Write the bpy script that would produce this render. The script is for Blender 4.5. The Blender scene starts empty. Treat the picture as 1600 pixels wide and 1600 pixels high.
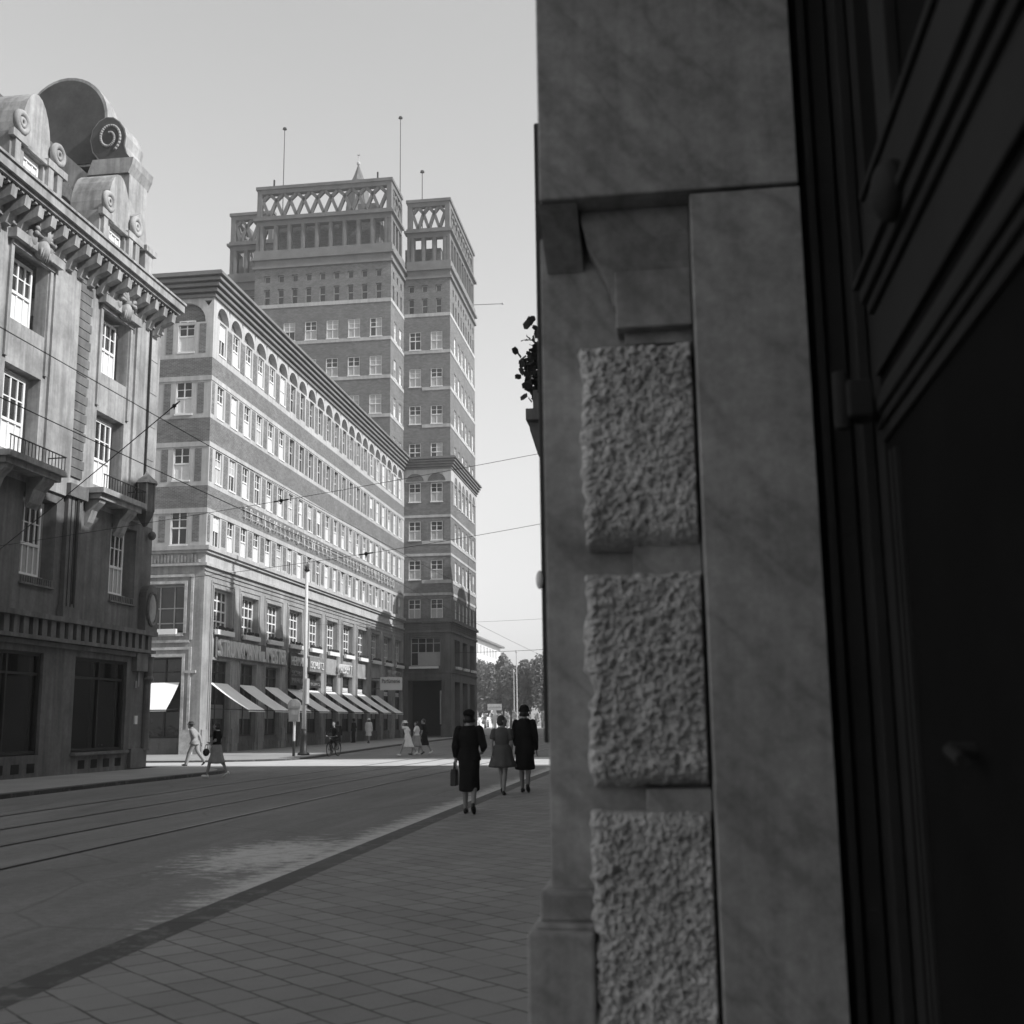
import bpy, bmesh, math, random
from math import sin, cos, pi, radians, sqrt
from mathutils import Vector, Matrix, noise
from mathutils.geometry import tessellate_polygon

random.seed(11)
SC = bpy.context.scene
COL = SC.collection
EYE = 1.58
HAZE = 0.0012

# ------------------------------------------------------------------ materials
def nodes(m):
    m.use_nodes = True
    return m.node_tree.nodes, m.node_tree.links

def worldpos(N, L, scale=(1, 1, 1)):
    g = N.new('ShaderNodeNewGeometry')
    mp = N.new('ShaderNodeMapping'); mp.inputs['Scale'].default_value = scale
    L.new(g.outputs['Position'], mp.inputs['Vector'])
    return mp.outputs['Vector']

def ramp(N, L, src, stops):
    r = N.new('ShaderNodeValToRGB')
    e = r.color_ramp.elements
    while len(e) < len(stops): e.new(0.5)
    for k, (p, v) in enumerate(stops):
        e[k].position = p; e[k].color = (v, v, v, 1)
    L.new(src, r.inputs['Fac'])
    return r.outputs['Color']

def mix(N, L, fac, a, b, mode='MIX'):
    m = N.new('ShaderNodeMix'); m.data_type = 'RGBA'; m.blend_type = mode
    for i, v in ((0, fac), (6, a), (7, b)):
        if isinstance(v, (int, float)): m.inputs[i].default_value = v if i == 0 else (v, v, v, 1)
        else: L.new(v, m.inputs[i])
    return m.outputs[2]

def noisetex(N, L, vec, scale, detail=5, rough=0.6):
    n = N.new('ShaderNodeTexNoise'); n.inputs['Scale'].default_value = scale
    n.inputs['Detail'].default_value = detail; n.inputs['Roughness'].default_value = rough
    L.new(vec, n.inputs['Vector'])
    return n.outputs['Fac']

def bump(N, L, bsdf, h, strength, dist=0.02):
    b = N.new('ShaderNodeBump'); b.inputs['Strength'].default_value = strength
    b.inputs['Distance'].default_value = dist
    L.new(h, b.inputs['Height']); L.new(b.outputs['Normal'], bsdf.inputs['Normal'])

def gray(name, v, rough=0.8, var=0.25, scale=1.2, fine=14., bmp=0.0, metal=0.0, streak=0.0, spec=0.3):
    m = bpy.data.materials.new(name); N, L = nodes(m); b = N['Principled BSDF']
    b.inputs['Roughness'].default_value = rough; b.inputs['Metallic'].default_value = metal
    b.inputs['Specular IOR Level'].default_value = spec
    p = worldpos(N, L)
    c = ramp(N, L, noisetex(N, L, p, scale), [(0.28, v * (1 - var)), (0.72, v * (1 + var))])
    f = noisetex(N, L, p, fine, 4)
    c = mix(N, L, 0.6 * min(1, var * 2), c, ramp(N, L, f, [(0.3, 0.35), (0.7, 0.65)]), 'OVERLAY')
    if streak:
        s = noisetex(N, L, worldpos(N, L, (3.5, 3.5, 0.22)), 1.0, 4)
        c = mix(N, L, streak, c, ramp(N, L, s, [(0.35, 0.25), (0.6, 0.55)]), 'OVERLAY')
    L.new(c, b.inputs['Base Color'])
    if bmp: bump(N, L, b, f, bmp, 0.01)
    return m

def brick(name, c1, c2, mortar, bw=0.26, bh=0.083, streak=0.25):
    m = bpy.data.materials.new(name); N, L = nodes(m); b = N['Principled BSDF']
    b.inputs['Roughness'].default_value = 0.9; b.inputs['Specular IOR Level'].default_value = 0.2
    g = N.new('ShaderNodeNewGeometry'); s = N.new('ShaderNodeSeparateXYZ'); L.new(g.outputs['Position'], s.inputs[0])
    a = N.new('ShaderNodeMath'); a.operation = 'ADD'; L.new(s.outputs['X'], a.inputs[0]); L.new(s.outputs['Y'], a.inputs[1])
    k = N.new('ShaderNodeCombineXYZ'); L.new(a.outputs[0], k.inputs['X']); L.new(s.outputs['Z'], k.inputs['Y'])
    t = N.new('ShaderNodeTexBrick')
    for i, v in (('Color1', c1), ('Color2', c2), ('Mortar', mortar)): t.inputs[i].default_value = (v, v, v, 1)
    t.inputs['Scale'].default_value = 1; t.inputs['Mortar Size'].default_value = 0.012
    t.inputs['Brick Width'].default_value = bw; t.inputs['Row Height'].default_value = bh; t.inputs['Bias'].default_value = -0.1
    L.new(k.outputs[0], t.inputs['Vector'])
    p = worldpos(N, L)
    n1 = noisetex(N, L, p, 0.5, 6, 0.65)
    c = mix(N, L, 0.55, t.outputs['Color'], ramp(N, L, n1, [(0.3, 0.33), (0.7, 0.66)]), 'OVERLAY')
    n2 = noisetex(N, L, worldpos(N, L, (2.2, 2.2, 5.5)), 1.0, 3, 0.7)
    c = mix(N, L, 0.5, c, ramp(N, L, n2, [(0.35, 0.3), (0.65, 0.68)]), 'OVERLAY')
    L.new(c, b.inputs['Base Color'])
    return m

M = {}
M['brick'] = brick('red brick', 0.155, 0.10, 0.24)
M['brick_t'] = brick('tower brick', 0.15, 0.095, 0.22)
M['stone'] = gray('pale sandstone', 0.43, 0.85, 0.16, 0.5, 7, 0.2, streak=0.35)
M['shopstone'] = gray('worn shop stone', 0.30, 0.85, 0.3, 0.7, 9, 0.25, streak=0.5)
M['darkstone'] = gray('dark basalt stone', 0.14, 0.8, 0.25, 0.8, 9, 0.2, streak=0.4)
M['carved'] = gray('carved pale frame stone', 0.42, 0.85, 0.35, 2.5, 18, 0.5)
M['cornice'] = gray('tiled eave', 0.165, 0.85, 0.2, 0.8, 8)
M['crown'] = gray('sooty crown stone', 0.135, 0.85, 0.22, 0.8, 8)
M['roof'] = gray('roof felt', 0.08, 0.9, 0.2, 0.5)
M['white'] = gray('white painted wood', 0.72, 0.5, 0.06, 3, 20)
M['offwhite'] = gray('grey painted wood', 0.42, 0.5, 0.1, 3, 20)
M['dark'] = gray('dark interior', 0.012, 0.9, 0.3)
M['darkwood'] = gray('dark painted wood', 0.02, 0.5, 0.3, 3, 16)
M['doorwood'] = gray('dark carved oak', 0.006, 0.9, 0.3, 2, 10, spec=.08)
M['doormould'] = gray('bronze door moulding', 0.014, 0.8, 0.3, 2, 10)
M['curtain'] = gray('white curtain', 0.66, 0.9, 0.08, 6, 20)
M['curtain2'] = gray('grey blind', 0.40, 0.9, 0.1, 6, 20)
M['awning'] = gray('cream awning canvas', 0.82, 0.9, 0.06, 0.8, 12)
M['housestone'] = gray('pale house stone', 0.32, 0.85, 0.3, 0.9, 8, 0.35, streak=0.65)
M['housedark'] = gray('dark house stone', 0.145, 0.8, 0.35, 0.9, 8, 0.4, streak=0.6)  # darker stone for lower walls and trim
M['shadestone'] = gray('shade toned stone', 0.07, 0.85, 0.3, 1.2, 8)  # shade tone for the party wall's street-end faces
M['pillar'] = None
M['iron'] = gray('black iron', 0.02, 0.5, 0.2)
M['steel'] = gray('worn rail steel', 0.20, 0.35, 0.25, 2, 12, metal=0.6)
M['groove'] = gray('rail groove dirt', 0.018, 0.9, 0.3)
M['post'] = gray('cream pole paint', 0.55, 0.55, 0.12, 1, 8)
M['letter'] = gray('grey metal letters', 0.22, 0.5, 0.15, 2)
M['letterl'] = gray('pale metal letters', 0.55, 0.5, 0.08, 2)
M['letterg'] = gray('worn grey letters', 0.38, 0.5, 0.12, 2)
M['letterw'] = gray('white metal letters', 0.66, 0.5, 0.05, 2)
M['signdark'] = gray('dark sign board', 0.025, 0.4, 0.2)
M['signwhite'] = gray('white sign board', 0.62, 0.5, 0.06)
M['planter'] = gray('white flower box', 0.75, 0.6, 0.05)
M['skin'] = gray('skin', 0.27, 0.6, 0.06, 4)
M['stocking'] = gray('stockinged leg', 0.22, 0.6, 0.06, 4)
M['coat'] = gray('black wool coat', 0.010, 0.95, 0.25, 6, 40, spec=0.05)
M['coat2'] = gray('dark crepe costume', 0.013, 0.95, 0.25, 6, 40, spec=0.05)
M['greydress'] = gray('grey cotton dress', 0.085, 0.9, 0.15, 7, 40, spec=0.1)
M['suit'] = gray('light summer suit', 0.27, 0.9, 0.12, 7, 40)
M['skirt'] = gray('grey wool skirt', 0.3, 0.9, 0.15, 8, 40)
M['whitecloth'] = gray('white linen', 0.72, 0.9, 0.05, 7, 40)
M['hair'] = gray('dark hair', 0.014, 0.6, 0.4, 12, 60)
M['hair2'] = gray('brown hair', 0.04, 0.6, 0.4, 12, 60)
M['leather'] = gray('black leather', 0.012, 0.35, 0.2)
M['rubber'] = gray('tyre rubber', 0.02, 0.8, 0.2)
M['bark'] = gray('bark', 0.07, 0.9, 0.3, 4, 20)
M['wirem'] = gray('wire', 0.03, 0.6, 0.1)
M['farwall'] = gray('pale far render', 0.62, 0.9, 0.06)
M['petal'] = gray('white petals', 0.6, 0.8, 0.15, 6)
M['enamel'] = gray('white enamel', 0.7, 0.3, 0.03)

def glass(name, v, rough=0.08):
    m = bpy.data.materials.new(name); N, L = nodes(m); b = N['Principled BSDF']
    p = worldpos(N, L)
    L.new(ramp(N, L, noisetex(N, L, p, 0.9, 2), [(0.35, v * 0.5), (0.7, v * 1.6)]), b.inputs['Base Color'])
    b.inputs['Roughness'].default_value = rough; b.inputs['Specular IOR Level'].default_value = 0.5
    bump(N, L, b, noisetex(N, L, p, 1.7, 2), 0.15, 0.05)
    return m
def clear(name):
    m = bpy.data.materials.new(name); N, L = nodes(m); N.remove(N['Principled BSDF'])
    t = N.new('ShaderNodeBsdfTransparent'); t.inputs[0].default_value = (.8, .8, .8, 1); g = N.new('ShaderNodeBsdfGlossy'); g.inputs['Roughness'].default_value = .02
    f = N.new('ShaderNodeFresnel'); f.inputs[0].default_value = 1.45; ms = N.new('ShaderNodeMixShader')
    L.new(f.outputs[0], ms.inputs[0]); L.new(t.outputs[0], ms.inputs[1]); L.new(g.outputs[0], ms.inputs[2]); L.new(ms.outputs[0], N['Material Output'].inputs['Surface'])
    return m
M['clearglass'] = clear('clear shop glass')
M['glass'] = glass('window glass', 0.03)
M['shopglass'] = glass('shop glass', 0.012, 0.04)

def foliage(name, lo, hi, sc=0.35):
    m = bpy.data.materials.new(name); N, L = nodes(m); b = N['Principled BSDF']
    b.inputs['Roughness'].default_value = 0.7; b.inputs['Specular IOR Level'].default_value = 0.2
    p = worldpos(N, L)
    c = ramp(N, L, noisetex(N, L, p, sc, 6, 0.75), [(0.3, lo), (0.7, hi)])
    L.new(c, b.inputs['Base Color'])
    t = N.new('ShaderNodeBsdfTranslucent'); L.new(c, t.inputs['Color'])
    ms = N.new('ShaderNodeMixShader'); ms.inputs[0].default_value = 0.25
    L.new(b.outputs[0], ms.inputs[1]); L.new(t.outputs[0], ms.inputs[2])
    L.new(ms.outputs[0], N['Material Output'].inputs['Surface'])
    return m
M['leaf'] = foliage('tree leaves', 0.15, 0.26)
M['leafd'] = foliage('dark vine leaves', 0.025, 0.06, 3)
M['shrub'] = foliage('pale blossom leaves', 0.25, 0.65, 0.8)

def asphalt():
    m = bpy.data.materials.new('asphalt road'); N, L = nodes(m); b = N['Principled BSDF']
    b.inputs['Roughness'].default_value = 0.85; b.inputs['Specular IOR Level'].default_value = 0.25
    p = worldpos(N, L)
    base = ramp(N, L, noisetex(N, L, worldpos(N, L, (0.55, 0.16, 1)), 1.0, 7, 0.65), [(0.3, 0.15), (0.7, 0.225)])
    f = noisetex(N, L, p, 45, 3, 0.8)
    base = mix(N, L, 0.5, base, ramp(N, L, f, [(0.3, 0.36), (0.7, 0.64)]), 'OVERLAY')
    tr = noisetex(N, L, worldpos(N, L, (2.4, 0.10, 1)), 1.0, 4, 0.6)
    base = mix(N, L, 0.4, base, ramp(N, L, tr, [(0.35, 0.4), (0.7, 0.6)]), 'OVERLAY')
    # dried pale silt washed against the near kerb, with its own ragged outline
    g = N.new('ShaderNodeNewGeometry'); s = N.new('ShaderNodeSeparateXYZ'); L.new(g.outputs['Position'], s.inputs[0])
    def mr(src, a, b_, c, d):
        n = N.new('ShaderNodeMapRange'); n.inputs[1].default_value = a; n.inputs[2].default_value = b_
        n.inputs[3].default_value = c; n.inputs[4].default_value = d; L.new(src, n.inputs[0]); return n.outputs[0]
    def op(o, a, b_):
        n = N.new('ShaderNodeMath'); n.operation = o
        for i, v in enumerate((a, b_)):
            if isinstance(v, (int, float)): n.inputs[i].default_value = v
            else: L.new(v, n.inputs[i])
        return n.outputs[0]
    x, y = s.outputs['X'], s.outputs['Y']
    near = mr(x, -5.05, -4.25, 0, 1)                       # gutter line
    # big puddle-shaped spread around y 9.5..14
    ex = op('DIVIDE', op('ADD', x, 5.0), 1.35); ey = op('DIVIDE', op('ADD', y, -14.2), 2.8)
    el = op('SUBTRACT', 1.25, op('SQRT', op('ADD', op('MULTIPLY', ex, ex), op('MULTIPLY', ey, ey)), 0))
    ed = N.new('ShaderNodeClamp'); L.new(el, ed.inputs[0])
    stain = op('MAXIMUM', op('MULTIPLY', near, mr(y, 8.0, 11.5, 0.2, 1)), ed.outputs[0])
    rag = noisetex(N, L, worldpos(N, L, (1.5, 2.4, 1)), 2.4, 9, 0.74)
    st = op('SUBTRACT', op('ADD', stain, op('MULTIPLY', op('SUBTRACT', rag, 0.5), 2.6)), 0.62)
    stc = mr(st, -0.12, 0.34, 0, 1)
    stc = op('MULTIPLY', stc, mr(stain, 0.02, 0.22, 0, 1))
    c = mix(N, L, op('MULTIPLY', stc, 0.9), base, 0.55)
    L.new(c, b.inputs['Base Color'])
    # square patch repairs and hairline cracks
    vo = N.new('ShaderNodeTexVoronoi'); vo.feature = 'DISTANCE_TO_EDGE'; vo.inputs['Scale'].default_value = .32
    wn = N.new('ShaderNodeTexNoise'); wn.inputs['Scale'].default_value = 1.1; wn.inputs['Detail'].default_value = 5; L.new(p, wn.inputs['Vector'])
    wm = N.new('ShaderNodeMix'); wm.data_type = 'VECTOR'; wm.inputs[0].default_value = .12; L.new(p, wm.inputs[4]); L.new(wn.outputs['Color'], wm.inputs[5]); L.new(wm.outputs[1], vo.inputs['Vector'])
    cr = mr(vo.outputs['Distance'], 0.0, 0.010, 0.3, 0.0)
    c2 = mix(N, L, cr, c, 0.05)
    sp = noisetex(N, L, p, 9, 6, .8); c2 = mix(N, L, .5, c2, ramp(N, L, sp, [(.3, .3), (.5, .5), (.75, .72)]), 'OVERLAY')
    L.new(c2, b.inputs['Base Color'])
    bump(N, L, b, f, 0.25, 0.01)
    return m
M['asphalt'] = asphalt()

def slabs():
    m = bpy.data.materials.new('diagonal pavement slabs'); N, L = nodes(m); b = N['Principled BSDF']
    b.inputs['Roughness'].default_value = 0.8; b.inputs['Specular IOR Level'].default_value = 0.3
    g = N.new('ShaderNodeNewGeometry')
    mp = N.new('ShaderNodeMapping'); mp.inputs['Rotation'].default_value = (0, 0, radians(43))
    L.new(g.outputs['Position'], mp.inputs['Vector'])
    t = N.new('ShaderNodeTexBrick'); t.offset = 0.5; t.offset_frequency = 2
    for i, v in (('Color1', 0.265), ('Color2', 0.215), ('Mortar', 0.035)): t.inputs[i].default_value = (v, v, v, 1)
    t.inputs['Scale'].default_value = 1; t.inputs['Mortar Size'].default_value = 0.008; t.inputs['Mortar Smooth'].default_value = 0.4
    t.inputs['Brick Width'].default_value = 0.32; t.inputs['Row Height'].default_value = 0.28
    wn = N.new('ShaderNodeTexNoise'); wn.inputs['Scale'].default_value = 2.5; wn.inputs['Detail'].default_value = 3; L.new(mp.outputs[0], wn.inputs['Vector'])
    wm = N.new('ShaderNodeMix'); wm.data_type = 'VECTOR'; wm.inputs[0].default_value = .03; L.new(mp.outputs[0], wm.inputs[4]); L.new(wn.outputs['Color'], wm.inputs[5])
    L.new(wm.outputs[1], t.inputs['Vector'])
    p = worldpos(N, L)
    c = mix(N, L, 0.5, t.outputs['Color'], ramp(N, L, noisetex(N, L, p, 0.8, 7, 0.7), [(0.3, 0.36), (0.7, 0.64)]), 'OVERLAY')
    f = noisetex(N, L, p, 50, 3, 0.8)
    c = mix(N, L, 0.4, c, ramp(N, L, f, [(0.3, 0.38), (0.7, 0.62)]), 'OVERLAY')
    # some joints filled and invisible
    L.new(mix(N, L, ramp(N, L, noisetex(N, L, p, 1.3, 3), [(0.5, 0.0), (0.65, 0.7)]), c, 0.235), b.inputs['Base Color'])
    bump(N, L, b, t.outputs['Fac'], -0.4, 0.01)
    return m
M['slabs'] = slabs()
M['pave'] = gray('worn far pavement', 0.3, 0.85, 0.15, 0.5, 12)
def kerbm():
    m = bpy.data.materials.new('dark basalt kerb'); N, L = nodes(m); b = N['Principled BSDF']; b.inputs['Roughness'].default_value = .8
    g = N.new('ShaderNodeNewGeometry'); s_ = N.new('ShaderNodeSeparateXYZ'); L.new(g.outputs['Position'], s_.inputs[0])
    k = N.new('ShaderNodeCombineXYZ'); L.new(s_.outputs['Y'], k.inputs['X']); L.new(s_.outputs['X'], k.inputs['Y'])
    t = N.new('ShaderNodeTexBrick'); t.offset = 0
    for i, v in (('Color1', .075), ('Color2', .05), ('Mortar', .016)): t.inputs[i].default_value = (v, v, v, 1)
    t.inputs['Scale'].default_value = 1; t.inputs['Mortar Size'].default_value = .012; t.inputs['Brick Width'].default_value = 1.1; t.inputs['Row Height'].default_value = 40; L.new(k.outputs[0], t.inputs['Vector'])
    p = worldpos(N, L); n = noisetex(N, L, p, 3.5, 8, .75)
    c = mix(N, L, ramp(N, L, n, [(.52, 0), (.66, .75)]), t.outputs['Color'], .2)
    L.new(c, b.inputs['Base Color']); bump(N, L, b, noisetex(N, L, p, 20, 4), .3, .01); return m
M['kerb'] = kerbm()

def pillarstone(name, v, vein=0.6, rough=0.75, fine=20, bm=0.15):
    m = bpy.data.materials.new(name); N, L = nodes(m); b = N['Principled BSDF']
    b.inputs['Roughness'].default_value = rough; b.inputs['Specular IOR Level'].default_value = 0.25
    p = worldpos(N, L)
    c = ramp(N, L, noisetex(N, L, p, 2.2, 6), [(0.3, v * 0.86), (0.7, v * 1.14)])
    vr = N.new('ShaderNodeVectorRotate'); vr.rotation_type = 'Y_AXIS'; vr.inputs['Angle'].default_value = radians(-48); L.new(p, vr.inputs['Vector'])
    mp = N.new('ShaderNodeMapping'); mp.inputs['Scale'].default_value = (0.45, 1, 2.6)
    L.new(vr.outputs[0], mp.inputs['Vector'])
    dw = N.new('ShaderNodeTexNoise'); dw.inputs['Scale'].default_value = 1.3; dw.inputs['Detail'].default_value = 4; L.new(p, dw.inputs['Vector'])
    dm_ = N.new('ShaderNodeMix'); dm_.data_type = 'VECTOR'; dm_.inputs[0].default_value = .38; L.new(mp.outputs[0], dm_.inputs[4]); L.new(dw.outputs['Color'], dm_.inputs[5])
    w = noisetex(N, L, dm_.outputs[1], 1.5, 4, 0.55)
    c = mix(N, L, vein, c, ramp(N, L, w, [(0.40, 0.52), (0.47, 0.44), (0.5, 0.30), (0.53, 0.46), (0.6, 0.54)]), 'OVERLAY')
    sv = noisetex(N, L, worldpos(N, L, (9, 9, .5)), 1.0, 5, .6); c = mix(N, L, .45, c, ramp(N, L, sv, [(.38, .33), (.6, .54)]), 'OVERLAY')
    bl = noisetex(N, L, p, 5.5, 7, .75); c = mix(N, L, .5, c, ramp(N, L, bl, [(.32, .3), (.55, .52)]), 'OVERLAY')
    f = noisetex(N, L, p, fine, 6, 0.7)
    c = mix(N, L, 0.4 if fine < 30 else .9, c, ramp(N, L, f, [(0.34, 0.3), (0.66, 0.68)]), 'OVERLAY')
    L.new(c, b.inputs['Base Color'])
    bump(N, L, b, f, bm, 0.01)
    return m
M['pillar'] = pillarstone('smooth veined stone', 0.30)
M['rough'] = pillarstone('hewn stone', 0.45, 0.1, 0.9, 45, 0.5)
M['roofT'] = brick('roof tiles', 0.10, 0.075, 0.04, 0.2, 0.16)

# ------------------------------------------------------------------ mesh builder
WO = {}
class MB:
    def __init__(s): s.v = []; s.f = []; s.sm = False
    def face(s, pts):
        n = len(s.v); s.v += [tuple(p) for p in pts]; s.f.append(list(range(n, n + len(pts))))
    def box(s, x0, x1, y0, y1, z0, z1):
        n = len(s.v)
        s.v += [(x0, y0, z0), (x1, y0, z0), (x1, y1, z0), (x0, y1, z0), (x0, y0, z1), (x1, y0, z1), (x1, y1, z1), (x0, y1, z1)]
        s.f += [[n + i for i in q] for q in ((3, 2, 1, 0), (4, 5, 6, 7), (0, 1, 5, 4), (1, 2, 6, 5), (2, 3, 7, 6), (3, 0, 4, 7))]
        return s
    def prism(s, poly, fn, d0, d1):
        """poly of (u,w); fn(u,w,d) -> xyz; solid between depths d0,d1"""
        n = len(s.v); k = len(poly)
        s.v += [fn(u, w, d0) for u, w in poly] + [fn(u, w, d1) for u, w in poly]
        tris = tessellate_polygon([[Vector((u, w, 0)) for u, w in poly]])
        for t in tris:
            s.f.append([n + i for i in t]); s.f.append([n + k + i for i in reversed(t)])
        for i in range(k):
            j = (i + 1) % k; s.f.append([n + i, n + j, n + k + j, n + k + i])
        return s
    def holed(s, loops, fn, d, depth):
        """flat face with holes (loops[0] outer), hole sides going in by depth"""
        pts = [p for l in loops for p in l]; n = len(s.v)
        s.v += [fn(u, w, d) for u, w in pts]
        for t in tessellate_polygon([[Vector((u, w, 0)) for u, w in l] for l in loops]): s.f.append([n + i for i in t])
        for l in loops[1:]:
            for i in range(len(l)):
                a, b = l[i], l[(i + 1) % len(l)]
                s.face([fn(*a, d), fn(*b, d), fn(*b, d + depth), fn(*a, d + depth)])
        return s
    def wall(s, fn, u0, u1, w0, w1, holes=(), d=0.0):
        """holes: (u0,u1,w0,w1,depth)"""
        us = sorted({u0, u1, *[h[0] for h in holes if u0 < h[0] < u1], *[h[1] for h in holes if u0 < h[1] < u1]})
        ws = sorted({w0, w1, *[h[2] for h in holes if w0 < h[2] < w1], *[h[3] for h in holes if w0 < h[3] < w1]})
        for a, b in zip(us, us[1:]):
            for c, e in zip(ws, ws[1:]):
                m, k = (a + b) / 2, (c + e) / 2
                if any(h[0] < m < h[1] and h[2] < k < h[3] for h in holes): continue
                s.face([fn(a, c, d), fn(b, c, d), fn(b, e, d), fn(a, e, d)])
        for h in holes:
            a, b, c, e, dp = h
            D = d + dp
            if c > w0: s.face([fn(a, c, d), fn(b, c, d), fn(b, c, D), fn(a, c, D)])
            if e < w1: s.face([fn(a, e, d), fn(b, e, d), fn(b, e, D), fn(a, e, D)])
            s.face([fn(a, c, d), fn(a, e, d), fn(a, e, D), fn(a, c, D)])
            s.face([fn(b, c, d), fn(b, e, d), fn(b, e, D), fn(b, c, D)])
        return s
    def bar(s, fn, u0, u1, w0, w1, d0, d1):
        a = fn(u0, w0, d0); b = fn(u1, w1, d1)
        return s.box(*[q for i in range(3) for q in sorted((a[i], b[i]))])
    def tube(s, p0, p1, r0, r1=None, n=8, caps=True):
        r1 = r0 if r1 is None else r1
        p0, p1 = Vector(p0), Vector(p1); d = (p1 - p0)
        if d.length < 1e-6: return s
        q = d.normalized(); a = q.orthogonal().normalized(); b = q.cross(a); k = len(s.v)
        for p, r in ((p0, r0), (p1, r1)):
            for i in range(n):
                t = 2 * pi * i / n; s.v.append(tuple(p + (a * cos(t) + b * sin(t)) * r))
        for i in range(n):
            j = (i + 1) % n; s.f.append([k + i, k + j, k + n + j, k + n + i])
        if caps: s.f.append([k + i for i in reversed(range(n))]); s.f.append([k + n + i for i in range(n)])
        return s
    def path(s, pts, r, n=6):
        for a, b in zip(pts, pts[1:]): s.tube(a, b, r, r, n)
        return s
    def lathe(s, c, prof, n=16):
        """prof: list of (r,z) about vertical axis at c"""
        k = len(s.v)
        for r, z in prof:
            for i in range(n):
                t = 2 * pi * i / n; s.v.append((c[0] + r * cos(t), c[1] + r * sin(t), c[2] + z))
        for a in range(len(prof) - 1):
            for i in range(n):
                j = (i + 1) % n; s.f.append([k + a * n + i, k + a * n + j, k + (a + 1) * n + j, k + (a + 1) * n + i])
        s.f.append([k + i for i in reversed(range(n))]); s.f.append([k + (len(prof) - 1) * n + i for i in range(n)])
        return s
    def ell(s, c, r, rot=None, nu=14, nv=9):
        k = len(s.v); R = rot or Matrix.Identity(3); c = Vector(c)
        for a in range(1, nv):
            ph = pi * a / nv
            for i in range(nu):
                t = 2 * pi * i / nu
                s.v.append(tuple(c + R @ Vector((r[0] * sin(ph) * cos(t), r[1] * sin(ph) * sin(t), r[2] * cos(ph)))))
        top = len(s.v); s.v.append(tuple(c + R @ Vector((0, 0, r[2])))); s.v.append(tuple(c + R @ Vector((0, 0, -r[2]))))
        for a in range(nv - 2):
            for i in range(nu):
                j = (i + 1) % nu; s.f.append([k + a * nu + i, k + (a + 1) * nu + i, k + (a + 1) * nu + j, k + a * nu + j])
        for i in range(nu):
            j = (i + 1) % nu; s.f.append([k + i, k + j, top]); s.f.append([k + (nv - 2) * nu + j, k + (nv - 2) * nu + i, top + 1])
        return s
    def cap(s, p0, p1, r0, r1):
        s.tube(p0, p1, r0, r1, 12); s.ell(p0, (r0,) * 3, None, 12, 8); s.ell(p1, (r1,) * 3, None, 12, 8); return s
    def torus(s, c, ax, R, r, n=28, m=6):
        ax = Vector(ax).normalized(); a = ax.orthogonal().normalized(); b = ax.cross(a); c = Vector(c); k = len(s.v)
        for i in range(n):
            t = 2 * pi * i / n; d = a * cos(t) + b * sin(t)
            for j in range(m):
                p = 2 * pi * j / m; s.v.append(tuple(c + d * (R + r * cos(p)) + ax * r * sin(p)))
        for i in range(n):
            for j in range(m):
                s.f.append([k + i * m + j, k + ((i + 1) % n) * m + j, k + ((i + 1) % n) * m + (j + 1) % m, k + i * m + (j + 1) % m])
        return s
    def loft(s, rings, n=28, fold=None):
        """rings of (z,cx,cy,rx,ry[,foldamp])"""
        k = len(s.v)
        for q in rings:
            z, cx, cy, rx, ry = q[:5]; fa = q[5] if len(q) > 5 else 0
            for i in range(n):
                t = 2 * pi * i / n; f = 1 + fa * (sin(9 * t + 1.3) + 0.6 * sin(5 * t + z * 2))
                s.v.append((cx + rx * f * cos(t), cy + ry * f * sin(t), z))
        for a in range(len(rings) - 1):
            for i in range(n):
                j = (i + 1) % n; s.f.append([k + a * n + i, k + a * n + j, k + (a + 1) * n + j, k + (a + 1) * n + i])
        s.f.append([k + i for i in reversed(range(n))]); s.f.append([k + (len(rings) - 1) * n + i for i in range(n)])
        return s
    def mesh(s, name, off=(0, 0, 0), smooth=False):
        me = bpy.data.meshes.new(name); o = Vector(off)
        me.from_pydata([tuple(Vector(p) - o) for p in s.v], [], s.f)
        bm = bmesh.new(); bm.from_mesh(me); bmesh.ops.recalc_face_normals(bm, faces=bm.faces); bm.to_mesh(me); bm.free()
        if smooth:
            for p in me.polygons: p.use_smooth = True
        me.update(); return me
    def build(s, name, m, parent=None, smooth=False, bevel=0, origin=None):
        off = WO.get(parent.name, Vector((0, 0, 0))) if parent else Vector(origin or (0, 0, 0))
        if parent is not None and origin is not None:
            me = s.mesh(name, origin, smooth)
        else: me = s.mesh(name, off, smooth)
        me.materials.append(m)
        return link(name, me, parent, None if parent is None and origin is None else (Vector(origin) - off if parent is not None and origin is not None else (Vector((0, 0, 0)) if parent is not None else Vector(origin))), bevel)

def link(name, me, parent=None, loc=None, bevel=0, rz=0):
    o = bpy.data.objects.new(name, me); COL.objects.link(o)
    if loc is not None: o.location = loc
    o.rotation_euler = (0, 0, rz)
    if parent is not None:
        o.parent = parent; WO[o.name] = WO.get(parent.name, Vector((0, 0, 0))) + (Vector(loc) if loc is not None else Vector((0, 0, 0)))
    else: WO[o.name] = Vector(loc) if loc is not None else Vector((0, 0, 0))
    if bevel:
        b = o.modifiers.new('bevel', 'BEVEL'); b.width = bevel; b.segments = 2; b.limit_method = 'ANGLE'
    return o

def tag(o, label=None, cat=None, group=None, kind=None):
    if label: o['label'] = label
    if cat: o['category'] = cat
    if group: o['group'] = group
    if kind: o['kind'] = kind
    return o
def thing(name, loc, label, cat, group=None, rz=0):
    o = bpy.data.objects.new(name, None); COL.objects.link(o); o.empty_display_size = 0.3
    o.location = loc; o.rotation_euler = (0, 0, rz); WO[o.name] = Vector(loc)
    return tag(o, label, cat, group)

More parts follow.
